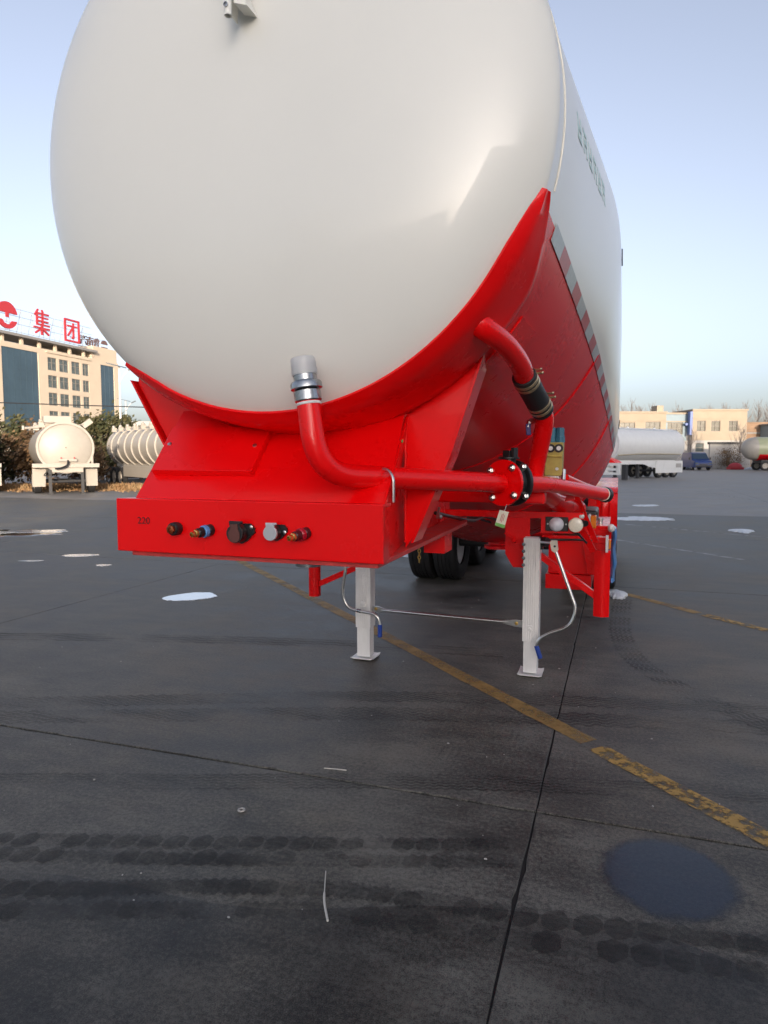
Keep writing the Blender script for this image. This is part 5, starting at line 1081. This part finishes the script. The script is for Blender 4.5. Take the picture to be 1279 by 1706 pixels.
leafy('shrub', 'dense olive green shrub at the far edge of the yard', (-29.2, 27.8, 0), 4.1, 2.0, 'leaf', 1, 4200, 0.15, 0.2, 'shrubs behind the white tankers', 'shrub')
leafy('shrub', 'brown tinged shrub next to the head on tanker', (-26.9, 27.6, 0), 3.4, 1.5, 'dryleaf', 2, 2600, 0.13, 0.1, 'shrubs behind the white tankers', 'shrub')
leafy('shrub', 'low brown shrub behind the head on tanker', (-25.2, 29.3, 0), 2.4, 1.5, 'dryleaf', 12, 2000, 0.12, 0.1, 'shrubs behind the white tankers', 'shrub')
leafy('evergreen_tree', 'evergreen tree rising between the two white tankers', (-30.7, 36.9, 0), 4.7, 2.0, 'leaf', 3, 3800, 0.17, 0.5, 'evergreen trees behind the tankers')
leafy('evergreen_tree', 'evergreen tree rising behind the tall solar lamp pole', (-34.4, 42.9, 0), 4.9, 2.0, 'leaf', 4, 3400, 0.18, 0.6, 'evergreen trees behind the tankers')
leafy('evergreen_tree', 'low evergreen tree behind the ribbed tanker barrel', (-29.0, 38.6, 0), 3.3, 1.7, 'leaf', 6, 2600, 0.17, 0.4, 'evergreen trees behind the tankers')
leafy('shrub', 'leafless dark shrub against the low white wall', (13.9, 92.6, 0), 2.6, 1.6, 'dryleaf', 8, 1500, 0.10, 0.2, None, 'shrub')
# dry grass strip
gb = MB(); rnd = random.Random(20)
for _ in range(9000):
    u = rnd.uniform(-9, 7); v = rnd.gauss(0, 1.1); c = Vector((-25.6, 26.0, 0)) + ov(u) + Vector((-0.32, 0.947, 0)) * v
    if (c - Vector((-20.4, 23.3, 0))).length < 1.6: continue
    hgt = rnd.uniform(0.05, 0.32) * (1 if v > -1 else 0.4); a = rnd.uniform(0, 6.28); q = Vector((math.cos(a), math.sin(a), 0)) * 0.05; tip = Vector((rnd.gauss(0, 0.08), rnd.gauss(0, 0.08), hgt))
    gb.add([c - q, c + q, c + tip], [(0, 1, 2)], True)
gb.build('dry_grass', 'drygrass', kind='stuff')
def bare(label, loc, h, seed, lean=0.0):
    rnd = random.Random(seed); t = thing('bare_tree', label, 'tree', loc, 0, 'bare trees behind the two storey building')
    bt, br = MB(), MB()
    bt.tube([(0, 0, 0), (rnd.uniform(-.1, .1), 0, h * 0.4), (rnd.uniform(-.2, .2) + lean, 0, h * 0.8), (rnd.uniform(-.3, .3) + lean, 0, h)], [0.13, 0.10, 0.05, 0.015], 6)
    for k in range(26):
        z = h * rnd.uniform(0.32, 0.95); L = (h - z) * 0.35 + rnd.uniform(0.4, 1.1); a = rnd.uniform(0, 6.28); dx, dy = math.cos(a), math.sin(a)
        p0 = Vector((lean * z / h, 0, z)); p1 = p0 + Vector((dx * L * 0.45, dy * L * 0.45, L * 0.55)); p2 = p1 + Vector((dx * L * 0.18, dy * L * 0.18, L * 0.6))
        br.tube([p0, p1, p2], [0.035, 0.022, 0.008], 4)
        for q in range(2):
            s_ = p0.lerp(p1, rnd.uniform(0.4, 1)); br.tube([s_, s_ + Vector((rnd.uniform(-.4, .4), rnd.uniform(-.4, .4), rnd.uniform(0.4, 0.9)))], [0.016, 0.006], 3)
    bt.build('trunk', 'palebark', t); br.build('crown', 'palebark', t)
ORD = 'first second third fourth fifth sixth seventh eighth ninth tenth eleventh twelfth thirteenth fourteenth fifteenth sixteenth seventeenth eighteenth nineteenth twentieth twenty-first twenty-second twenty-third twenty-fourth twenty-fifth twenty-sixth'.split()
rnd = random.Random(33)
for k in range(26):
    X = 36.5 + (k * 1.18 if k < 18 else 18 * 1.18 + (k - 18) * 0.62) + rnd.uniform(-.4, .4); Z = 112 + rnd.uniform(-3, 6)
    wx = 1.24 + 0.9472 * X - 0.3206 * Z; wy = 0.3206 * X + 0.9472 * Z
    bare('%s slender bare tree counted from the fender along the roof line' % ORD[k], (wx, wy, 0), rnd.uniform(8.6, 10.6), 100 + k, rnd.uniform(-.3, .3))
for k, (x, y, h) in enumerate(((9.6, 92.2, 4.2), (15.2, 93.6, 5.0))):
    o = bare('thin bare sapling behind the blue van' if k == 0 else 'thin bare sapling by the end of the low white wall', (x, y, 0), h, 300 + k)

# ------------------------------------------------------------------ factory hall behind the photographer (shades the yard, mirrored in the tank)
F_ = thing('factory_hall', 'long grey factory hall behind the camera', 'building', (1.24, 0, 0), YAW)
x0 = 1.4
b = MB(); b.prism([(x0, -24, 0), (x0, -24, 3.9), (x0 + 4.6, -24, 9.4), (120, -24, 9.4), (120, -24, 0)], (0, -26, 0)); b.build('wall', 'factory', F_)
b = MB(); b.box(x0 + 4.6, 120.3, -50.2, -23.8, 9.402, 9.6); b.build('roof', 'roofgrey', F_)
b = MB(); b.box(28, 78, -49, -24.01, 9.61, 18.5); b.build('added_high_bay', 'factory', F_)  # unseen bay, height added to cast shade over the far tanker and van
b = MB(); b.box(27.7, 78.3, -49.3, -23.7, 18.502, 18.8); b.build('roof', 'roofgrey', F_)
for k in range(9):
    b = MB(); b.box(x0 + 4 + k * 12, x0 + 11 + k * 12, -23.99, -23.9, 5.0, 6.6); b.build('window', 'glassgrey', F_)
    b = MB(); b.box(x0 + 5 + k * 12, x0 + 9.5 + k * 12, -23.99, -23.88, 0.0, 4.6); b.build('door', 'bluewall', F_)
W_ = thing('warehouse', 'low long warehouse far behind the camera', 'building', (1.24, 0, 0), YAW)
b = MB(); b.box(-95, -2, -88, -72, 0, 6.6); b.build('wall', 'factory', W_); b = MB(); b.box(-95.3, -1.7, -88.3, -71.7, 6.602, 6.9); b.build('roof', 'roofgrey', W_)
for k in range(9):
    b = MB(); b.box(-92 + k * 10, -87 + k * 10, -71.99, -71.9, 0, 4.5); b.build('door', 'bluewall', W_)
Q_ = thing('silo_tower', 'square grey tower far behind the camera', 'tower', (-25, -74, 0), R(18))
b = MB(); b.box(-4, 4, -5, 3, 0, 17); b.build('wall', 'greywall', Q_); b = MB(); b.box(-4.3, 4.3, -5.3, 3.3, 17.01, 17.6); b.build('roof', 'roofgrey', Q_)
